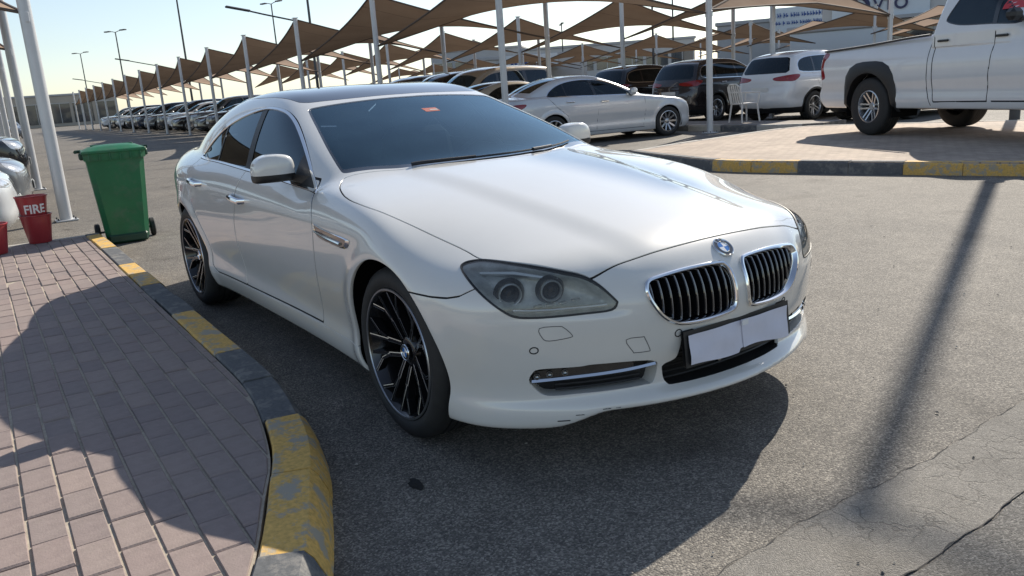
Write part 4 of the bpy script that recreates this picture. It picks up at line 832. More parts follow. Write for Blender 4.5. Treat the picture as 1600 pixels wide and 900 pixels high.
# black wheel-arch flares of the pickup
fp=gfield(PICK)
for cx in(0,-3.7):
    for s_ in(-1,1):
        an=np.radians(np.linspace(-8,188,17)); ii=[(.525*math.cos(t),.45+.525*math.sin(t)) for t in an]
        ou=[]
        for t in an: c_,q_=math.cos(t),math.sin(t); ro=1/((abs(c_)/.615)**3.4+(abs(q_)/(.70 if q_>0 else .6))**3.4)**(1/3.4); ou.append((ro*c_,.45+ro*q_))
        m=MB(); V=[];F=[]; K=6
        for (a,b),(c,d) in zip(ou,ii):
            tt=np.linspace(0,1,5); P,N=on_side(cx+a+(c-a)*tt,b+(d-b)*tt,s_,fp,.86)
            for k in range(5): V.append((P[k,0],P[k,1]+s_*((.003,.022,.028,.030,.028)[k]),P[k,2]))
            V.append((P[4,0],P[4,1]-s_*.12,P[4,2]))
        for i in range(len(ou)-1):
            for q in range(K-1): F.append((i*K+q,i*K+q+1,i*K+K+1+q,i*K+K+q))
        m.add(V,F); m.build('arch_flare',BLACKP,truck)
gx,gz=np.meshgrid(np.linspace(-1.27,-1.02,6),np.linspace(1.68,1.88,5),indexing='ij'); P,N=on_side(gx.ravel(),gz.ravel(),-1,fp,.5); m=MB(); m.add(P+N*.006,[(i*5+j,i*5+j+1,i*5+j+6,i*5+j+5) for i in range(5) for j in range(4)]); m.build('window_poster',mat('red_poster',(.55,.05,.06),.5),truck)
for s_ in(-1,1):
    xx=np.linspace(-4.92,-2.50,9); zz=[1.50-.075*.88-.012+.0*q for q in xx]; MB().tube([(q,s_*.905,float(PICK['zc'](q))-.060) for q in xx],.03,8,flat=.6).build('bed_rail_cap',BLACKP,truck)
m=MB(); m.tube([(-4.9,-.3,.52),(-4.6,-.3,.5)],.04); m.tube([(-4.6,-.35,.42),(-3.7,-.35,.40),(-1.0,-.35,.40)],.03); m.box((-3.7,0,.40),(.2,1.5,.12),bev=.04); m.build('axle_and_exhaust',SHELLM,truck)
m=MB(); m.box((-1.5,.0,.52),(3.6,1.0,.16),bev=.03); m.build('ladder_frame',SHELLM,truck)
suv,_=build_car('suv',SUVP,.022,WHITE2)
box,_=build_car('boxy_suv',BOXP,.024,TANP)
sed2,_=build_car('sedan',dict(SEDAN,trim=BLACKG),.024,BEIGEP)
U=math.pi/2
put(suv,(-10.75,18.2,0),U,'white SUV with tinted rear window parked behind the white plastic chair','car')
o=put(copy_tree(suv),(-13.85,18.1,0),U+.03,'dark brown SUV with its tail towards the silver-white sedan','car',paint=BROWNP)
o=put(copy_tree(suv),(-8.25,18.3,0),U-.02,'white SUV partly hidden behind the pickup tail','car',paint=WHITE2)
o=put(copy_tree(suv),(-16.8,18.3,0),U,'black SUV beyond the dark brown SUV, roof showing above the silver-white sedan','car',paint=BLACKPAINT)
put(box,(-17.2,8.9,0),-U+.04,'tan boxy SUV with dark side windows above the roof of the white four-door sedan','car')
put(sed2,(-14.1,11.3,0),U-.03,'beige sedan parked just beyond the silver-white sedan','car')
row=[(box,BLACKPAINT,'black boxy SUV'),(box,DARKP,'charcoal boxy SUV'),(suv,BLACKPAINT,'black SUV'),(suv,WHITE2,'white SUV'),(sed2,BLACKPAINT,'black sedan'),(box,WHITE2,'white boxy SUV'),(suv,BLUEP,'navy blue SUV'),(suv,DARKP,'black SUV'),(sed2,DARKP,'dark sedan'),(box,GREYP,'grey boxy SUV'),(sed2,BLACKPAINT,'black sedan'),(suv,WHITE2,'white SUV'),(box,DARKP,'dark boxy SUV'),(suv,GREYP,'grey SUV'),(sed2,WHITE2,'white sedan'),(box,BLUEP,'blue boxy SUV'),(suv,BLACKPAINT,'black SUV'),(sed2,GREYP,'grey sedan'),(suv,SILVERP,'silver SUV'),(box,BLACKPAINT,'black boxy SUV'),(sed2,DARKP,'dark sedan'),(suv,WHITE2,'white SUV'),(box,GREYP,'grey boxy SUV')]
def ordn(n): return ['first','second','third','fourth','fifth','sixth','seventh','eighth','ninth','tenth','eleventh','twelfth','thirteenth','fourteenth','fifteenth','sixteenth','seventeenth','eighteenth','nineteenth','twentieth','twenty-first','twenty-second','twenty-third','twenty-fourth','twenty-fifth','twenty-sixth','twenty-seventh','twenty-eighth','twenty-ninth','thirtieth'][n]
for i,(src,pt,nm) in enumerate(row):
    x=-20.3-3.01*i; y=6.913-.037*x+1.0+.25*math.sin(i*2.3)
    put(copy_tree(src),(x,y+.9,0),-U+.03*math.sin(i*1.7),f'{nm} facing the road under the long shade row, {ordn(i)} from its near end','car','cars parked under the long shade row',paint=pt)
lft=[(sed2,SILVERP,(-8.3,-2.33),'pale silver car nose at the left picture edge, nearest the red fire buckets'),(sed2,GREYP,(-10.9,-1.98),'grey car nose, second from the fire buckets along the left shade poles'),(box,BLACKPAINT,(-13.5,-1.84),'black boxy SUV nose, third from the fire buckets along the left shade poles'),(sed2,WHITE2,(-16.2,-1.68),'white car nose, fourth from the fire buckets along the left shade poles'),(suv,SILVERP,(-19.0,-1.5),'silver SUV nose, farthest in the left shade row')]
for src,pt,(x,y),lb in lft: put(copy_tree(src),(x,y,0),U-.04,lb,'car','cars parked nose out under the left shade row',paint=pt)
o=put(copy_tree(sed2),(-70,2.5,0),math.pi*.02,'small grey sedan standing far off at the end of the road','car',paint=GREYP)
# ------------------------------------------------------------------ ground
def node_mat(name):
    m=bpy.data.materials.new(name); m.use_nodes=True; t=m.node_tree; return m,t,t.nodes['Principled BSDF'],t.nodes.new,t.links.new
def ramp(N,L,src,pts):
    r=N('ShaderNodeValToRGB'); e=r.color_ramp.elements
    while len(e)<len(pts): e.new(.5)
    for k,(p,c) in zip(e,pts): k.position=p; k.color=(*c,1) if len(c)==3 else c
    L(src,r.inputs[0]); return r.outputs[0]
def noise(N,L,vec,sc,det=6,rg=.6):
    n=N('ShaderNodeTexNoise'); n.inputs['Scale'].default_value=sc; n.inputs['Detail'].default_value=det; n.inputs['Roughness'].default_value=rg; L(vec,n.inputs['Vector']); return n.outputs[0]
def mixc(N,L,f,a,b,mode='MIX'):
    m=N('ShaderNodeMix'); m.data_type='RGBA'; m.blend_type=mode
    for i,s_ in((0,f),(6,a),(7,b)):
        if hasattr(s_,'is_linked') or hasattr(s_,'links'): L(s_,m.inputs[i])
        else: m.inputs[i].default_value=s_ if i==0 else (*s_,1)
    return m.outputs[2]
def asphalt(name,c0,c1,c2,cracks=0,stone=130):
    m,t,b,N,L=node_mat(name); tc=N('ShaderNodeTexCoord').outputs['Object']
    v=N('ShaderNodeTexVoronoi'); v.inputs['Scale'].default_value=stone; L(tc,v.inputs['Vector'])
    st=ramp(N,L,v.outputs['Color'],[(.15,c0),(.55,c1),(.9,c2)])
    big=noise(N,L,tc,.55,8,.65); col=mixc(N,L,1.0,st,ramp(N,L,big,[(.3,(.72,.72,.72)),(.7,(1.2,1.18,1.14))]),'MULTIPLY')
    md=noise(N,L,tc,6,6,.7); col=mixc(N,L,1.0,col,ramp(N,L,md,[(.3,(.80,.80,.80)),(.7,(1.12,1.12,1.12))]),'MULTIPLY')
    st2=noise(N,L,tc,1.7,4,.5); col=mixc(N,L,1.0,col,ramp(N,L,st2,[(.58,(1,1,1)),(.72,(.72,.71,.70))]),'MULTIPLY')
    sd_=noise(N,L,tc,.9,9,.75); col=mixc(N,L,ramp(N,L,sd_,[(.55,(0,0,0)),(.75,(.4,.4,.4))]),col,(.25,.23,.195))
    ol=noise(N,L,tc,3.3,2,.4); col=mixc(N,L,1.0,col,ramp(N,L,ol,[(.70,(1,1,1)),(.78,(.55,.54,.53))]),'MULTIPLY')
    h=noise(N,L,tc,90,5,.7)
    bm_=N('ShaderNodeBump'); bm_.inputs['Strength'].default_value=.6; bm_.inputs['Distance'].default_value=.006
    mx=N('ShaderNodeMath'); mx.operation='MULTIPLY_ADD'; L(v.outputs['Distance'],mx.inputs[0]); mx.inputs[1].default_value=-1.0; L(h,mx.inputs[2]); hh=mx.outputs[0]
    if cracks:
        w1=N('ShaderNodeVectorMath'); w1.operation='ADD'; nz=N('ShaderNodeTexNoise'); nz.inputs['Scale'].default_value=7; nz.inputs['Detail'].default_value=5; L(tc,nz.inputs['Vector'])
        sc_=N('ShaderNodeVectorMath'); sc_.operation='SCALE'; sc_.inputs['Scale'].default_value=.22; L(nz.outputs['Color'],sc_.inputs[0]); L(tc,w1.inputs[0]); L(sc_.outputs[0],w1.inputs[1])
        cv=N('ShaderNodeTexVoronoi'); cv.feature='DISTANCE_TO_EDGE'; cv.inputs['Scale'].default_value=cracks; L(w1.outputs[0],cv.inputs['Vector'])
        ck=ramp(N,L,cv.outputs['Distance'],[(.0,(0,0,0)),(.035,(1,1,1))]); 
        ms=ramp(N,L,noise(N,L,tc,2.2,3),[(.42,(1,1,1)),(.58,(0,0,0))]); ck2=mixc(N,L,ms,ck,(1,1,1)) if False else mixc(N,L,ms,ck,(1,1,1))
        col=mixc(N,L,1.0,col,ramp(N,L,ck2,[(0,(.68,.67,.66)),(1,(1,1,1))]),'MULTIPLY')
        m3=N('ShaderNodeMath'); m3.operation='MULTIPLY_ADD'; L(ck2,m3.inputs[0]); m3.inputs[1].default_value=.9; L(hh,m3.inputs[2]); hh=m3.outputs[0]
    L(col,b.inputs['Base Color']); b.inputs['Roughness'].default_value=.78; b.inputs['Specular IOR Level'].default_value=.35
    L(hh,bm_.inputs['Height']); L(bm_.outputs[0],b.inputs['Normal']); return m
ASPH=asphalt('asphalt',(.092,.086,.079),(.165,.153,.138),(.35,.325,.285),stone=170)
BAND=asphalt('asphalt_band',(.17,.162,.148),(.225,.213,.194),(.31,.295,.27),cracks=8,stone=260)
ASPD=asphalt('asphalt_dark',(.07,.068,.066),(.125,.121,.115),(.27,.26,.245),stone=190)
g=MB().add([(-500,-500,0),(500,-500,0),(500,500,0),(-500,500,0)],[(0,1,2,3)]).build('asphalt_ground',ASPH); tag(g,'dusty grey asphalt of the car park','ground',kind='structure')
V=[];xs=np.linspace(-3.2,5.5,70)
for i,y in enumerate(xs): V+=[(1.405+.012*math.sin(y*5)+.006*math.sin(y*23),y,.004),(1.715+.012*math.sin(y*4+2)+.006*math.sin(y*19),y,.004)]
CRK=mat('crack_fill',(.055,.052,.05),.95)
for k in(0,1):
    W=[]
    for i,y in enumerate(np.linspace(-3.2,5.5,300)):
        xx=(1.405+.012*math.sin(y*5)+.006*math.sin(y*23)) if k==0 else (1.715+.012*math.sin(y*4+2)+.006*math.sin(y*19)); ww=max(.0006,.0010+.0010*math.sin(y*37)+.0008*math.sin(y*91)); xx+=.003*math.sin(y*61); W+=[(xx-ww,y,.0055),(xx+ww,y,.0055)]
    tag(MB().add(W,[(2*i,2*i+1,2*i+3,2*i+2) for i in range(299)]).build('asphalt_joint',CRK),'dark joint beside the cracked strip','ground',kind='structure')
g=MB().add(V,[(2*i,2*i+1,2*i+3,2*i+2) for i in range(69)]).build('asphalt_patch',BAND); tag(g,'paler cracked strip of patched asphalt','ground',kind='structure')
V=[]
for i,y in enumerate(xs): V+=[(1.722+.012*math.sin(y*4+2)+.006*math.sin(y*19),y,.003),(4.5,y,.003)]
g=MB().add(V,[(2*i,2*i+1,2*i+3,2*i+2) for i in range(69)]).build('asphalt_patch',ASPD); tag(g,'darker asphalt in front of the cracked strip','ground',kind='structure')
# ------------------------------------------------------------------ kerbs and pavements
def kerb_mat(name,c1,wear,edge):
    m,t,b,N,L=node_mat(name); tc=N('ShaderNodeTexCoord').outputs['Object']
    n=noise(N,L,tc,9,8,.72); f=ramp(N,L,n,[(wear-.05,(0,0,0)),(wear+.03,(1,1,1))])
    n2=noise(N,L,tc,60,4); base=mixc(N,L,1.0,c1,ramp(N,L,n2,[(.3,(.75,.75,.75)),(.7,(1.15,1.15,1.15))]),'MULTIPLY')
    col=mixc(N,L,f,base,edge); L(col,b.inputs['Base Color']); b.inputs['Roughness'].default_value=.8
    bp=N('ShaderNodeBump'); bp.inputs['Strength'].default_value=.35; bp.inputs['Distance'].default_value=.004; L(n2,bp.inputs['Height']); L(bp.outputs[0],b.inputs['Normal']); return m
KY=kerb_mat('kerb_yellow',(.66,.41,.11),.54,(.36,.32,.25)); KB=kerb_mat('kerb_black',(.11,.115,.12),.56,(.19,.185,.175))
PAV=[]
for k,(c) in enumerate([(.248,.198,.183),(.27,.216,.196),(.232,.186,.174),(.26,.204,.187),(.242,.196,.182),(.278,.22,.198)]): PAV.append(mat(f'paver_{k}',c,.85,var=.18,vscale=18,bump=.5,bscale=160,dirt=(.36,.31,.26,.35),dscale=6))
JOINT=mat('joint_sand',(.40,.35,.28),.95,var=.25,vscale=40,bump=.6,bscale=120)
class Path:
    def __init__(s,pts,n=12): s.P=spoly(pts,n,False); d=np.linalg.norm(np.diff(s.P,axis=0),axis=1); s.S=np.concatenate([[0],np.cumsum(d)]); s.L=s.S[-1]
    def at(s,t):
        p=np.array([np.interp(t,s.S,s.P[:,k]) for k in(0,1)]); q=np.array([np.interp(min(t+.02,s.L),s.S,s.P[:,k]) for k in(0,1)]); r=np.array([np.interp(max(t-.02,0),s.S,s.P[:,k]) for k in(0,1)])
        d=q-r; d/=np.linalg.norm(d); return p,d
def kerb_stones(parent,path,side,h,w_,ln,cols,flare=.05,joint=.006,t0=0):
    t=t0;k=0
    while t<path.L-.05:
        e=min(t+ln,path.L); V=[];F=[];ns=5; dz=random.uniform(-.004,.004); dn=random.uniform(-.006,.006)
        for i in range(ns):
            p,d=path.at(t+joint/2+(e-t-joint)*i/(ns-1)); n=np.array([-d[1],d[0]])*side      # n points to the road
            for (o,z) in((flare,-.02),(flare*.75,h*.35),(.012,h-.028),(-.012,h),(-w_+.008,h),(-w_,h-.01),(-w_,-.02)): q=p+n*(o+dn); V.append((q[0],q[1],z+(dz if z>0 else 0)))
        for i in range(ns-1):
            for q in range(6): F.append((i*7+q,i*7+q+1,i*7+8+q,i*7+7+q))
        F+=[tuple(range(7)),tuple((ns-1)*7+6-q for q in range(7))]
        MB().add(V,F).build('kerb_stone',cols(k),parent,ang=28); t=e; k+=1
def clip_poly(poly,p,n):   # keep side where (q-p).n>0
    out=[]
    for i in range(len(poly)):
        a,b=poly[i],poly[(i+1)%len(poly)]; da=(a-p)@n; db=(b-p)@n
        if da>=0: out.append(a)
        if (da>=0)!=(db>=0): out.append(a+(b-a)*da/(da-db))
    return out
kin=Path([(-6.62,-1.125),(-6.1,-1.135),(-5,-1.165),(-3.84,-1.20),(-1.87,-1.255),(-1.32,-1.27),(-.62,-1.305),(.02,-1.43),(.39,-1.57),(.76,-1.73),(1.10,-1.95),(1.40,-2.30),(1.55,-2.75)])
isl=tag(bpy.data.objects.new('pavement',None),'raised pavement of reddish concrete pavers with a yellow and black kerb','pavement',kind='structure'); COL.objects.link(isl)
ip=[tuple(p) for p in kin.P]+[(1.55,-6),(-6.62,-6)]; 
MB().prism([(a,b) for a,b in ip][::-1],-.05,.1185).build('paver_bed',JOINT,isl,smooth=False)
kout=Path([(p[0]+n[0]*.145,p[1]+n[1]*.145) for p,n in ((kin.at(t)[0],np.array([-kin.at(t)[1][1],kin.at(t)[1][0]])) for t in np.linspace(0,kin.L,30))],4)
tl0=0
kerb_stones(isl,kout,1,.132,.138,.52,lambda k:[KY,KY,KB,KB][(k+3)%4],.05,t0=-.35)
kerb_stones(isl,Path([(-6.62,-6),(-6.62,-3),(-6.62,-1.11)]),1,.125,.10,.5,lambda k:mat('concrete_edge',(.42,.40,.36),.85,var=.15,vscale=15),.01)
bricks=[]; BL,BW=.197,.104; th=math.radians(-1.6); ct,sn=math.cos(th),math.sin(th)
U0=np.array([ct,sn]); U1=np.array([-sn,ct])
for r in range(-28,12):
    for q in range(-38,14):
        off=.5*(r%2)*BL+.02*math.sin(r*3.1); o=np.array([0,-1.97])+U0*(q*BL+off)+U1*(r*BW)
        cc=o+U0*BL/2+U1*BW/2
        if cc[0]<-6.5 or cc[0]>1.6 or cc[1]<-3.2: continue
        d=np.hypot(*(kin.P-cc).T); j=d.argmin(); p,dd=kin.at(kin.S[j]); n=np.array([dd[1],-dd[0]])     # n points into the pavement
        if (cc-p)@n<-.05: continue
        gj,ge=.0042,.0022
        quad=[o+U0*ge+U1*gj,o+U0*(BL-ge)+U1*gj,o+U0*(BL-ge)+U1*(BW-gj),o+U0*ge+U1*(BW-gj)]
        if (cc-p)@n<.16: quad=clip_poly(quad,p+n*.008,n)
        quad=clip_poly(quad,np.array([-6.515,0]),np.array([1.,0]))
        if len(quad)<3: continue
        ar=abs(sum(a[0]*b[1]-a[1]*b[0] for a,b in zip(quad,quad[1:]+quad[:1])))/2
        if ar<.0012: continue
        bricks.append((cc,quad))
Rm_=np.array([_r2,_d2,_f])
def pix(P):
    q=Rm_@(np.array(P,float)-CAM); return (800+FPX*q[0]/q[2],450+FPX*q[1]/q[2],q[2]) if q[2]>.05 else (-9999,-9999,1)
def inview(cc,z=.13,mg=30):
    u,v,dd=pix((cc[0],cc[1],z)); return -mg<u<1600+mg and -mg<v<900+mg
def brick_mb(m,quad,z,mi):
    dz=random.uniform(-.0025,.0025)-(.004 if random.random()<.05 else 0); tx,ty=random.uniform(-.006,.006),random.uniform(-.012,.012); c0=np.mean(quad,axis=0); V=[];n=len(quad)
    for a in quad: V.append((a[0],a[1],z-.03))
    for a in quad: V.append((a[0],a[1],z-.005+dz))
    for a in quad: b=c0+(a-c0)*(1-.006/np.linalg.norm(a-c0)); V.append((b[0],b[1],z+dz+(b-c0)@np.array([tx,ty])))
    F=[(i,(i+1)%n,n+(i+1)%n,n+i) for i in range(n)]+[(n+i,n+(i+1)%n,2*n+(i+1)%n,2*n+i) for i in range(n)]+[tuple(range(2*n,3*n))]; m.add(V,F,mi)
vis=[b for b in bricks if inview(b[0])]; vis.sort(key=lambda b:np.linalg.norm(b[0]-CAM[:2])); near=vis[:300]; ids={id(b) for b in near}; rest=[b for b in bricks if id(b) not in ids]
for cc,qd in near:
    m=MB(); brick_mb(m,[a-cc for a in qd],.125,0); m.build('brick',random.choice(PAV),isl,(cc[0],cc[1],0),smooth=False,fix=False)
m=MB()
for cc,qd in rest: brick_mb(m,qd,.125,random.randrange(6))
tag(m.build('bricks_beyond',PAV,isl,smooth=False,fix=False),kind='stuff')
# right-hand island under the pickup
def paver_mat(name,c1,c2,cj,sc=1.0,rot=0):
    m,t,b,N,L=node_mat(name); tc=N('ShaderNodeTexCoord').outputs['Object']; mp=N('ShaderNodeMapping'); mp.inputs['Rotation'].default_value=(0,0,rot); L(tc,mp.inputs[0])
    bt=N('ShaderNodeTexBrick'); bt.inputs['Color1'].default_value=(*c1,1); bt.inputs['Color2'].default_value=(*c2,1); bt.inputs['Mortar'].default_value=(*cj,1); bt.inputs['Scale'].default_value=sc
    bt.inputs['Brick Width'].default_value=.2; bt.inputs['Row Height'].default_value=.1; bt.inputs['Mortar Size'].default_value=.006; L(mp.outputs[0],bt.inputs['Vector'])
    col=mixc(N,L,1.0,bt.outputs['Color'],ramp(N,L,noise(N,L,tc,1.2,7,.7),[(.3,(.75,.75,.75)),(.7,(1.2,1.2,1.2))]),'MULTIPLY'); L(col,b.inputs['Base Color']); b.inputs['Roughness'].default_value=.85
    bp=N('ShaderNodeBump'); bp.inputs['Strength'].default_value=.5; bp.inputs['Distance'].default_value=.004; L(bt.outputs['Fac'],bp.inputs['Height']); bp.invert=True; L(bp.outputs[0],b.inputs['Normal']); return m
PV2=paver_mat('island_pavers',(.44,.355,.28),(.36,.285,.23),(.22,.18,.14),rot=.27)
isr=tag(bpy.data.objects.new('pavement',None),'raised paved island carrying the white pickup, with a yellow and black kerb','pavement',kind='structure'); COL.objects.link(isr)
front=[(-7.35,7.10),(-6.2,6.72),(-5.3,6.48),(-4.6,6.42),(-3.56,6.66),(-1.59,7.20),(1.5,8.12),(6,9.5),(12,11.4)]
back=[(-7.35,7.10),(-7.55,8.6),(-7.68,10.2),(-7.66,11.6),(-7.2,12.15),(-5,12.9),(2,14.8),(12,18)]
MB().prism([tuple(p) for p in spoly(front,6,False)]+[tuple(p) for p in spoly(back,6,False)][::-1],-.05,.146).build('paved_top',PV2,isr,smooth=False)
pf=Path(front); pb=Path(back[::-1])
kerb_stones(isr,pf,-1,.152,.14,.62,lambda k:KB if k<4 else [KB,KB,KY,KY][(k+2)%4],.02)
kerb_stones(isr,pb,-1,.152,.14,.62,lambda k:mat('concrete_edge'),.02)
# kerb strip behind the sedans, under the plastic chair
ism=tag(bpy.data.objects.new('pavement',None),'low kerbed walkway behind the silver-white sedan with the plastic chair','pavement',kind='structure'); COL.objects.link(ism)
w1=[(-30,13.05),(-15,12.5),(-9.6,12.30),(-8.2,12.50),(-7.8,12.9)]; w2=[(-30,14.25),(-15,13.75),(-9.6,13.6),(-7.8,13.7)]
MB().prism([tuple(p) for p in spoly(w1,4,False)]+w2[::-1],-.05,.136).build('paved_top',paver_mat('walk_pavers',(.26,.23,.20),(.23,.20,.18),(.18,.16,.14)),ism,smooth=False)
kerb_stones(ism,Path(w1),-1,.142,.14,1.0,lambda k:[KB,mat('concrete_edge')][k%2],.01)
# white bay lines of the shade row
PAINTW=mat('road_paint',(.55,.54,.50),.8,var=.3,vscale=12)
for i in range(0,26):
    x=-14.2-3.01*i; y=6.913-.037*x; m=MB(); m.add([(x-.05,y-.4,.005),(x+.05,y-.4,.005),(x+.05,y+4.6,.005),(x-.05,y+4.6,.005)],[(0,1,2,3)]); tag(m.build('bay_line',PAINTW),'painted bay line','marking',kind='structure')
# ------------------------------------------------------------------ shade poles and sails
GALV=mat('pole_paint',(.55,.56,.57),.4,.2,0,.08,6,dirt=(.35,.33,.30,.3)); STEELD=mat('dark_steel',(.08,.085,.09),.5,.3)
def sail_mat():
    m=bpy.data.materials.new('sail_fabric'); m.use_nodes=True; t=m.node_tree; t.nodes.clear(); N=t.nodes.new; L=t.links.new
    o=N('ShaderNodeOutputMaterial'); d=N('ShaderNodeBsdfDiffuse'); tr=N('ShaderNodeBsdfTranslucent'); mx=N('ShaderNodeMixShader'); mx.inputs[0].default_value=.05
    tc=N('ShaderNodeTexCoord').outputs['Object']; c=ramp(N,L,noise(N,L,tc,.7,6,.6),[(.3,(.30,.22,.165)),(.7,(.38,.285,.215))]); sx=N('ShaderNodeSeparateXYZ'); L(tc,sx.inputs[0]); fr=N('ShaderNodeMath'); fr.operation='PINGPONG'; L(sx.outputs[0],fr.inputs[0]); fr.inputs[1].default_value=.75; c=mixc(N,L,1.0,c,ramp(N,L,fr.outputs[0],[(.0,(.6,.6,.6)),(.03,(1,1,1))]),'MULTIPLY'); L(c,d.inputs[0]); L(c,tr.inputs[0])
    wv=N('ShaderNodeTexWave'); wv.inputs['Scale'].default_value=.35; wv.inputs['Distortion'].default_value=.3; L(tc,wv.inputs[0]); 
    L(d.outputs[0],mx.inputs[1]); L(tr.outputs[0],mx.inputs[2]); L(mx.outputs[0],o.inputs[0]); return m
SAIL=sail_mat(); HEM=mat('sail_hem',(.10,.075,.06),.8)
POLE_ME={}
def pole(p,H,label,group,r=.068):
    t=thing('shade_pole',label,'pole',(p[0],p[1],p[2] if len(p)>2 else 0),0,group); k=(round(H,2),r)
    if k not in POLE_ME:
        a=MB().tube([(0,0,.02),(0,0,H)],r,16).mesh('post',GALV); b=MB().box((0,0,.012),(.26,.26,.02),bev=.004).mesh('base_plate',GALV); c=MB()
        for sx in(-1,1):
            for sy in(-1,1): c.tube([(sx*.1,sy*.1,.02),(sx*.1,sy*.1,.05)],.011,6)
        d=MB(); d.box((0,0,H+.01),(.16,.16,.02),bev=.003); e=MB().box((0,0,2.52),(.18,.05,.12),bev=.005).mesh('bracket',GALV); g_=MB().box((0,0,H-.12),(.18,.05,.12),bev=.005).mesh('bracket',GALV)
        POLE_ME[k]=(a,b,c.mesh('anchor_bolts',STEELD),d.mesh('pole_cap',GALV),e,g_)
    for n_,me in zip(('post','base_plate','anchor_bolts','pole_cap','bracket','bracket'),POLE_ME[k]): link(n_,me,t)
    return t
def sail(c00,c10,c11,c01,label,group,n=14,sc=.055):
    C=[np.array(c,float) for c in(c00,c10,c11,c01)]; ctr=sum(C)/4; V=[]
    for i in range(n+1):
        u=i/n
        for j in range(n+1):
            v=j/n; p=C[0]*(1-u)*(1-v)+C[1]*u*(1-v)+C[2]*u*v+C[3]*(1-u)*v
            # concave cut edges
            k=4*sc*(u*(1-u)*(abs(2*v-1)**2)); l=4*sc*(v*(1-v)*(abs(2*u-1)**2)); q=p+ (ctr-p)*(k+l)*1.6; V.append(q-ctr)
    F=[(i*(n+1)+j,(i+1)*(n+1)+j,(i+1)*(n+1)+j+1,i*(n+1)+j+1) for i in range(n) for j in range(n)]
    t=thing('shade_sail',label,'shade sail',ctr,0,group); MB().add(V,F).build('fabric',SAIL,t,ang=60)
    ed=[V[i*(n+1)] for i in range(n+1)]+[V[n*(n+1)+j] for j in range(1,n+1)]+[V[i*(n+1)+n] for i in range(n-1,-1,-1)]+[V[j] for j in range(n-1,0,-1)]
    MB().tube(ed+[ed[0]],.022,6,False).build('hem',HEM,t); return t
LO,HI=2.52,3.80
A=lambda i:(-11.2-6.02*i,6.913-.037*(-11.2-6.02*i)); K1=lambda i:(-9.93-6.02*i,11.87+.22*i); K2=lambda i:(-11.75-6.02*i,16.3+.22*i); K3=lambda i:(-11.5-6.02*i,21.3+.22*i)
for i in range(15):
    pole(A(i),3.83,f'front pole of the long shade row, {ordn(i)} from its near end','poles along the front of the long shade row')
for i in range(9): pole(K1(i),3.83,f'rear pole of the long shade row, {ordn(i)} from the end by the pickup','poles behind the long shade row')
for i in range(8): pole(K2(i),3.83,f'pole of the second shade row behind, {ordn(i)} from the end by the pickup','poles of the second shade row')
for i in range(6): pole(K3(i),3.83,f'pole of the third shade line, {ordn(i)} from the end by the pickup','poles of the third shade line')
def q3(p,z): return (p[0],p[1],z)
for i in range(14): sail(q3(A(i),HI),q3(K1(i),LO),q3(K1(i+1),HI),q3(A(i+1),LO),f'tan shade sail over the front car row, {ordn(i)} from the near end','sails of the front shade row')
for i in range(8): sail(q3(K2(i),HI),q3(K3(i),LO),q3(K3(i+1),HI),q3(K2(i+1),LO),f'tan shade sail of the second row, {ordn(i)} from the end by the pickup','sails of the second shade row')
L1=np.array(q3(K1(0),LO+.08)); L2=np.array(q3(K3(0),LO+.05)); sail(L1,q3(K2(0),HI+.1),L2,(L1+L2)/2+[.15,-.1,.22],'large tan shade sail arching over the white and dark brown SUVs','sails of the second shade row')
# far sail rows seen as pale strips
for rr,(y0,n_) in enumerate(((27.5,9),(37,9))):
    for i in range(n_):
        x=-10-6.02*i; z=lambda a:a
        sail((x,y0+.22*i,3.3),(x,y0+4.6+.22*i,2.3),(x-6.02,y0+4.6+.22*i,3.3),(x-6.02,y0+.22*i,2.3),f'far tan shade sail of the {["third","fourth"][rr]} row, {ordn(i)} from the right','far shade sails',8)
        pole((x,y0+.22*i),3.35,f'slim pole of the {["third","fourth"][rr]} shade row, {ordn(i)} from the right','far shade poles',.05)
# left shade row
Lp=lambda i:(-9.28-6.02*i,-.99+.222*i)
for i in range(8): pole(Lp(i),3.83,f'white shade pole on the left, {ordn(i)} from the fire buckets','poles of the left shade row',.075)
for i in range(7): sail(q3(Lp(i),LO+.05),(-9.28-6.02*i,-6.2,HI),(-15.3-6.02*i,-6.0,LO),q3(Lp(i+1),HI),f'left shade sail at the picture edge, {ordn(i)} from the fire buckets','sails of the left shade row')
# lamp arms on the shade poles
for i in(2,6,10):
    p=A(i); t=thing('flood_light',f'slim flood light arm reaching over the road from a shade pole, {["nearest","middle","farthest"][[2,6,10].index(i)]} of three','lamp',(p[0],p[1],3.86),0,'flood light arms on the shade poles')
    MB().tube([(0,0,-.1),(-.2,-.9,.12),(-.25,-1.3,.22)],.025,8).build('arm',STEELD,t); m=MB(); m.box((-.3,-1.65,.30),(.16,.75,.06),R=Matrix.Rotation(-.18,3,'X'),bev=.02); m.build('lamp_head',STEELD,t)
def street_lamp(x,y,H,label,ang=0,arm=.9):
    t=thing('street_lamp',label,'street lamp',(x,y,0),ang,'tall twin-headed street lamps'); MB().tube([(0,0,0),(0,0,H*.5),(0,0,H)],[.095,.08,.06],12).build('post',STEELD,t)
    for s_ in(-1,1):
        MB().tube([(0,0,H-.05),(s_*arm*.5,0,H+.06),(s_*arm,0,H+.1)],.035,8).build('arm',STEELD,t); m=MB(); m.box((s_*(arm+.35),0,H+.12),(.85,.34,.12),bev=.04); m.build('lamp_head',STEELD,t)
    return t
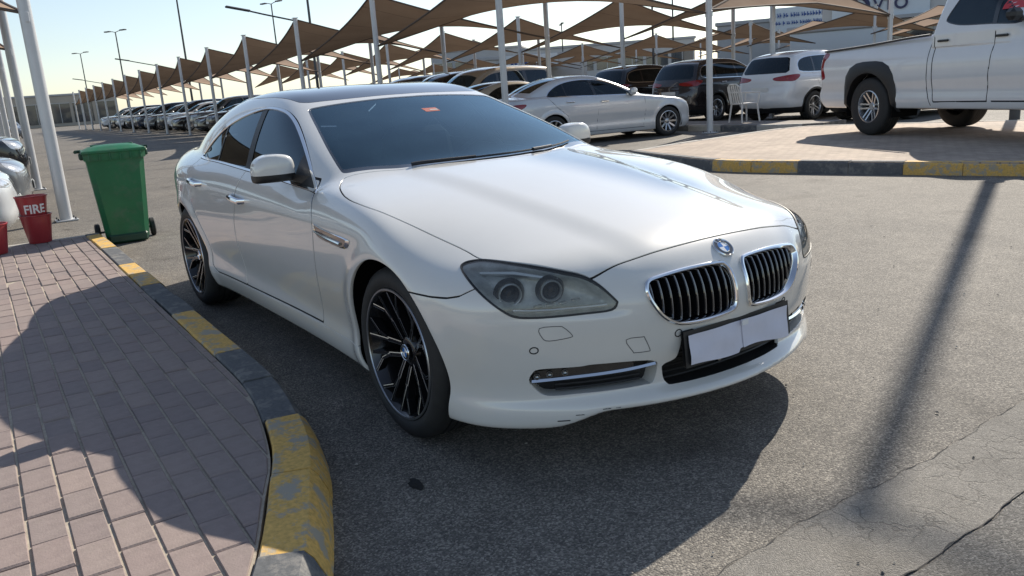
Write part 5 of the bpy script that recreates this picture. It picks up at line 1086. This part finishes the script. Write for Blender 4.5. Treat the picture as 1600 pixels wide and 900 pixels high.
for (x,y,H,lb,an) in ((-66.2,15,10,'twin-headed street lamp, largest of those above the long shade row',.5),(-98.6,16.1,10,'twin-headed street lamp, middle one above the far end of the shade row',.5),(-131.9,17,10,'twin-headed street lamp, smallest and farthest at the road end',.5),(-46.2,47.9,7.2,'twin-headed street lamp right of the big shade sail gap',-.6),(-40.2,39.8,7.1,'twin-headed street lamp rising behind the shade sails near the pickup',-.6),(-72,57,7.5,'small twin-headed street lamp seen between the rear poles',-.6),(-5.04,15.0,11.3,'twin-headed street lamp hidden by the pickup, casting the long shadow',.40),(-46,17.4,9.5,'dark street lamp post rising through the shade sails',.3),(-82,28,11,'street lamp post with small head above the sails',.3)): street_lamp(x,y,H,lb,an)
# ------------------------------------------------------------------ buildings far behind
BWALL=mat('building_wall',(.50,.50,.49),.85,var=.06,vscale=.4); BW2=mat('building_grey',(.40,.41,.42),.8,var=.08,vscale=.5); GLS=mat('building_glass',(.05,.06,.07),.1,.2,1); BSIGN=mat('sign_white',(.60,.66,.70),.5); BBLUE=mat('sign_blue',(.03,.09,.33),.5); NAVY=mat('sign_navy',(.025,.03,.09),.5)
def building(name,label,c,rz,w_,d,h,wall,win=None,cat='building'):
    t=thing(name,label,cat,(c[0],c[1],0),rz); m=MB(); m.box((0,0,h/2),(w_,d,h),bev=.05); m.build('wall',wall,t); m=MB(); m.box((0,0,h+.15),(w_+.3,d+.3,.3),bev=.04); m.build('parapet',BW2,t)
    if win:
        n_,z0,z1,m0=win
        for i in range(n_):
            x=-w_/2+w_*(i+.5)/n_; o=MB().box((x,-d/2-.03,(z0+z1)/2),(w_/n_*.86,.06,z1-z0)).build('window',GLS,t); MB().box((x,-d/2-.07,(z0+z1)/2),(.08,.05,z1-z0)).build('frame',BWALL,o); MB().box((x,-d/2-.08,z1),(w_/n_*.9,.06,.1)).build('lintel',BWALL,o)
    return t
b1=building('showroom','pale showroom building with large dark lettering above a glazed front',(-21.5,59.0),math.radians(31),30,12,5.5,BWALL,(9,.6,3.7,0))
m=MB(); m.box((-11.6,-6.12,4.7),(5.6,.25,1.7),bev=.03); m.build('sign_board',BSIGN,b1); m=MB(); m.box((5,-3,3.2),(12,5.9,6.4)); m.build('upper_block',BW2,b1)
me=text_mesh('VTO',.98,NAVY,'sign_lettering',.05,bold=.02); o=link('sign_lettering',me,b1); o.rotation_euler=(math.pi/2,0,0); o.location=(-11.0,-6.3,4.66)
a=np.linspace(-2.2,2.6,24); MB().tube([(-12.75+.45*math.cos(t),-6.30,4.72+.45*math.sin(t)) for t in a],[.02+.11*math.sin(math.pi*i/23) for i in range(24)],8,flat=1).build('sign_swoosh',NAVY,b1)
m=MB(); m.box((-1,-6.5,3.85),(20,1.2,.2)); m.build('canopy',BW2,b1)
def scribble(b,x0,x1,z,h,y):      # sign writing too blurred to read: a row of upright strokes
    x=x0; rs=random.Random(int(z*100))
    while x<x1:
        w_=rs.uniform(.25,.6)*h; hh=h*rs.uniform(.65,1); MB().box((x+w_/2,y,z+hh/2-h/2),(w_*.8,.05,hh*.35)).build('sign_stroke',BBLUE,b); MB().box((x+w_*.25,y,z),(w_*.3,.05,hh)).build('sign_stroke',BBLUE,b); x+=w_*1.15+(.3*h if rs.random()<.2 else 0)
b2=building('warehouse','long grey warehouse with a blue and white sign board',(-39.6,66.0),math.radians(36),26,12,5.0,BW2)
m=MB(); m.box((-6.6,-6.2,5.0),(4.2,.3,2.0),bev=.05); m.build('sign_board',BSIGN,b2); scribble(b2,-8.5,-4.7,5.4,.42,-6.38); scribble(b2,-8.4,-4.8,4.8,.34,-6.38)
building('office_block','grey office block beyond the silver-white sedan roof',(-84,74),math.radians(49),22,12,5.6,BWALL,(7,2.6,4.2,0)); building('office_block','small block with stepped roof left of the grey office block',(-112,72),math.radians(49),14,12,7,BW2,(4,3,5.5,0))
b5=building('showroom','low building with a small blue sign above the tan boxy SUV',(-60,43.5),math.radians(54),10,8,3.6,BWALL); m=MB(); m.box((0,-4.1,3.2),(5,.2,1.3)); m.build('sign_board',BSIGN,b5); scribble(b5,-1.6,1.6,3.2,.7,-4.25)
building('gatehouse','low sand-coloured building closing the far end of the road',(-150,15),math.radians(85),16,12,4.6,mat('sand_wall',(.42,.38,.32),.9,var=.08,vscale=.4),(5,.5,3.5,0)); building('container','pale site container between the pickup bed and the showroom',(-23.2,36.2),math.radians(31),4.6,2.4,2.9,BSIGN,cat='container')
# ------------------------------------------------------------------ wheelie bin
GREEN=mat('bin_green',(.010,.135,.055),.45,0,0,.15,5,dirt=(.10,.13,.10,.6),dscale=6); GREEND=mat('bin_green_dark',(.012,.055,.032),.5,0,0,.2,8)
bn=thing('wheelie_bin','green plastic two-wheeled rubbish bin standing behind the white four-door sedan','bin',(-6.60,-.72,0),math.radians(84)); bn.scale=(.94,.94,.96)
def frust(m,z0,z1,a0,b0,a1,b1,cy0=0,cy1=0,bev=.05,mi=0):
    def ring(a,b,z,cy): return [(-a+bev,-b+cy,z),(a-bev,-b+cy,z),(a,-b+bev+cy,z),(a,b-bev+cy,z),(a-bev,b+cy,z),(-a+bev,b+cy,z),(-a,b-bev+cy,z),(-a,-b+bev+cy,z)]
    V=ring(a0,b0,z0,cy0)+ring(a1,b1,z1,cy1); m.add(V,[(i,(i+1)%8,8+(i+1)%8,8+i) for i in range(8)]+[tuple(range(7,-1,-1)),tuple(range(8,16))],mi)
# local: -y faces the road/camera side, +x to the picture's right
m=MB(); frust(m,.05,.93,.215,.20,.285,.275,.02,0); m.build('body',GREEN,bn)
m=MB(); frust(m,.90,.985,.30,.29,.305,.30); m.build('rim_collar',GREEN,bn)
for k in range(6):
    x=-.25+.1*k; MB().box((x,-.298,.935),(.012,.03,.075),bev=.003).build('rib',GREEN,bn)
m=MB(); V=[];F=[];n=9
for i in range(n):
    u=-1+2*i/(n-1)
    for j in range(n):
        v=-1+2*j/(n-1); V.append((.315*u,.31*v,.985+.055*(1-abs(u)**4)*(1-abs(v)**4)+.01))
for i in range(n-1):
    for j in range(n-1): F.append((i*n+j,(i+1)*n+j,(i+1)*n+j+1,i*n+j+1))
m.add(V,F); m.box((0,0,.985),(.63,.62,.035),bev=.01); ld=m.build('lid',GREEN,bn); MB().box((0,.0,1.045),(.42,.05,.012),bev=.004).build('lid_ridge',GREEN,ld)
m=MB(); m.tube([(-.36,.24,.985),(-.36,.33,.985),(.36,.33,.985),(.36,.24,.985)],.018,8); m.build('handle',GREEND,bn)
for s_ in(-1,1): m=MB(); m.box((s_*.315,-.05+.0,.945),(.05,.16,.07),bev=.012); m.build('lifting_lug',GREEND,bn)
m=MB(); m.box((0,.0,.06),(.40,.40,.10),bev=.02); m.build('foot',GREEND,bn)
for s_ in(-1,1):
    m=MB(); m.lathe([(.0,-.03),(.06,-.03),(.085,-.028),(.1,-.018),(.1,.018),(.085,.028),(.06,.03),(0,.03)],24,'x'); m.build('wheel',RUBBER,bn,(s_*.285,.20,.10))
m=MB(); m.tube([(-.29,.20,.10),(.29,.20,.10)],.012,8); m.build('axle',STEELD,bn)
# ------------------------------------------------------------------ fire buckets
RED=mat('bucket_red',(.33,.028,.035),.4,0,.2,.12,6,dirt=(.22,.10,.09,.3)); 
def bucket(name,label,loc,z0,txt=True):
    t=thing(name,label,'bucket',(loc[0],loc[1],z0),0,'red fire buckets'); m=MB(); m.lathe([(0,0),(.098,0),(.102,.01),(.138,.262),(.146,.266),(.146,.276),(.134,.276),(.096,.02),(0,.015)],32,'z'); m.build('pail',RED,t)
    m=MB(); a=np.linspace(0,math.pi,14); m.tube([(.142*math.cos(q),.02-.147*math.sin(q)*.98,.268+.012*math.sin(q)) for q in a],.004,6); m.build('bail',STEELD,t)
    if txt:
        ca=math.atan2(CAM[1]-loc[1],CAM[0]-loc[0])
        me=text_mesh('FIRE',.118,mat('lettering_white',(.75,.74,.72),.6),'lettering',.0006,scale=(.92,1),bold=.003)
        for v in me.vertices:
            x,y,z=v.co; zz=.148+y; rr=.102+(zz-.01)*(.036/.252)+.0012+z; an=ca+.12+x/rr; v.co=(rr*math.cos(an),rr*math.sin(an),zz)
        link('lettering',me,t)
    return t
bx,by=-6.50,-1.525
bucket('fire_bucket','lower plain red bucket of the stacked pair by the left shade pole',(bx,by),.128,False); bucket('fire_bucket','red bucket lettered FIRE stacked in another red bucket',(bx+.004,by-.01),.128+.185)
bucket('fire_bucket','red bucket cut by the left picture edge',(-6.10,-1.93),.128,False)
# ------------------------------------------------------------------ plastic chair
PLW=mat('white_plastic',(.62,.60,.57),.45,0,0,.08,6); ch=thing('plastic_chair','white plastic armchair standing behind the white SUV','chair',(-10.05,13.15,.138),math.radians(75))
m=MB(); m.box((0,0,.42),(.44,.44,.03),bev=.012); m.build('seat',PLW,ch)
for sx in(-1,1):
    for sy in(-1,1): MB().tube([(sx*.20,sy*.20,.42),(sx*.24,sy*.25,0)],[.022,.018],8).build('leg',PLW,ch)
    MB().tube([(.20,sx*.24,.42),(.22,sx*.26,.66),(-.18,sx*.25,.68)],.02,8).build('armrest',PLW,ch)
MB().tube([(-.20,-.23,.42),(-.28,-.23,.80),(-.30,-.12,.86),(-.30,.12,.86),(-.28,.23,.80),(-.20,.23,.42)],.02,8).build('back_frame',PLW,ch)
for k in range(5): MB().box((-.255,-.16+.08*k,.63),(.015,.045,.42),R=Matrix.Rotation(-.2,3,'Y'),bev=.004).build('back_slat',PLW,ch)

# ------------------------------------------------------------------ grit on the asphalt
m=MB(); rs=random.Random(5)
for k in range(420):
    x=rs.uniform(-1.5,2.2); y=rs.uniform(-1.3,5.0)
    if rs.random()<.35: y=-1.22-.1*rs.random()+(.0 if x>-.5 else .12); x=rs.uniform(-4,.3)
    r=rs.choice((.003,.004,.005,.005,.008)); V=[]
    for (a,b,c) in((1,0,0),(-1,0,0),(0,1,0),(0,-1,0),(0,0,1),(0,0,-.3)): V.append((x+a*r*rs.uniform(.6,1.2),y+b*r*rs.uniform(.6,1.2),.007+c*r*.6))
    m.add(V,[(0,2,4),(2,1,4),(1,3,4),(3,0,4),(2,0,5),(1,2,5),(3,1,5),(0,3,5)],rs.randrange(2))
tag(m.build('grit',[mat('grit_pale',(.40,.37,.32),.9),mat('grit_dark',(.10,.095,.09),.9)],smooth=False),'loose grit scattered on the asphalt','gravel',kind='stuff')
a=np.linspace(0,2*np.pi,14,endpoint=False); rs=random.Random(9); P=np.array([(.052*math.cos(t)*(.6+.6*rs.random()),.022*math.sin(t)*(.6+.6*rs.random())) for t in a]); n=len(P)
MB().add([(p[0],p[1],.0) for p in P]+[(p[0]*.6,p[1]*.6,.012) for p in P],[(i,(i+1)%n,n+(i+1)%n,n+i) for i in range(n)]+[tuple(range(n,2*n))]).build('litter',mat('litter_dark',(.02,.02,.02),.9),None,(.40,-1.06,.004))
tag(bpy.data.objects['litter'],'small dark scrap of litter on the asphalt between kerb and front wheel','litter')
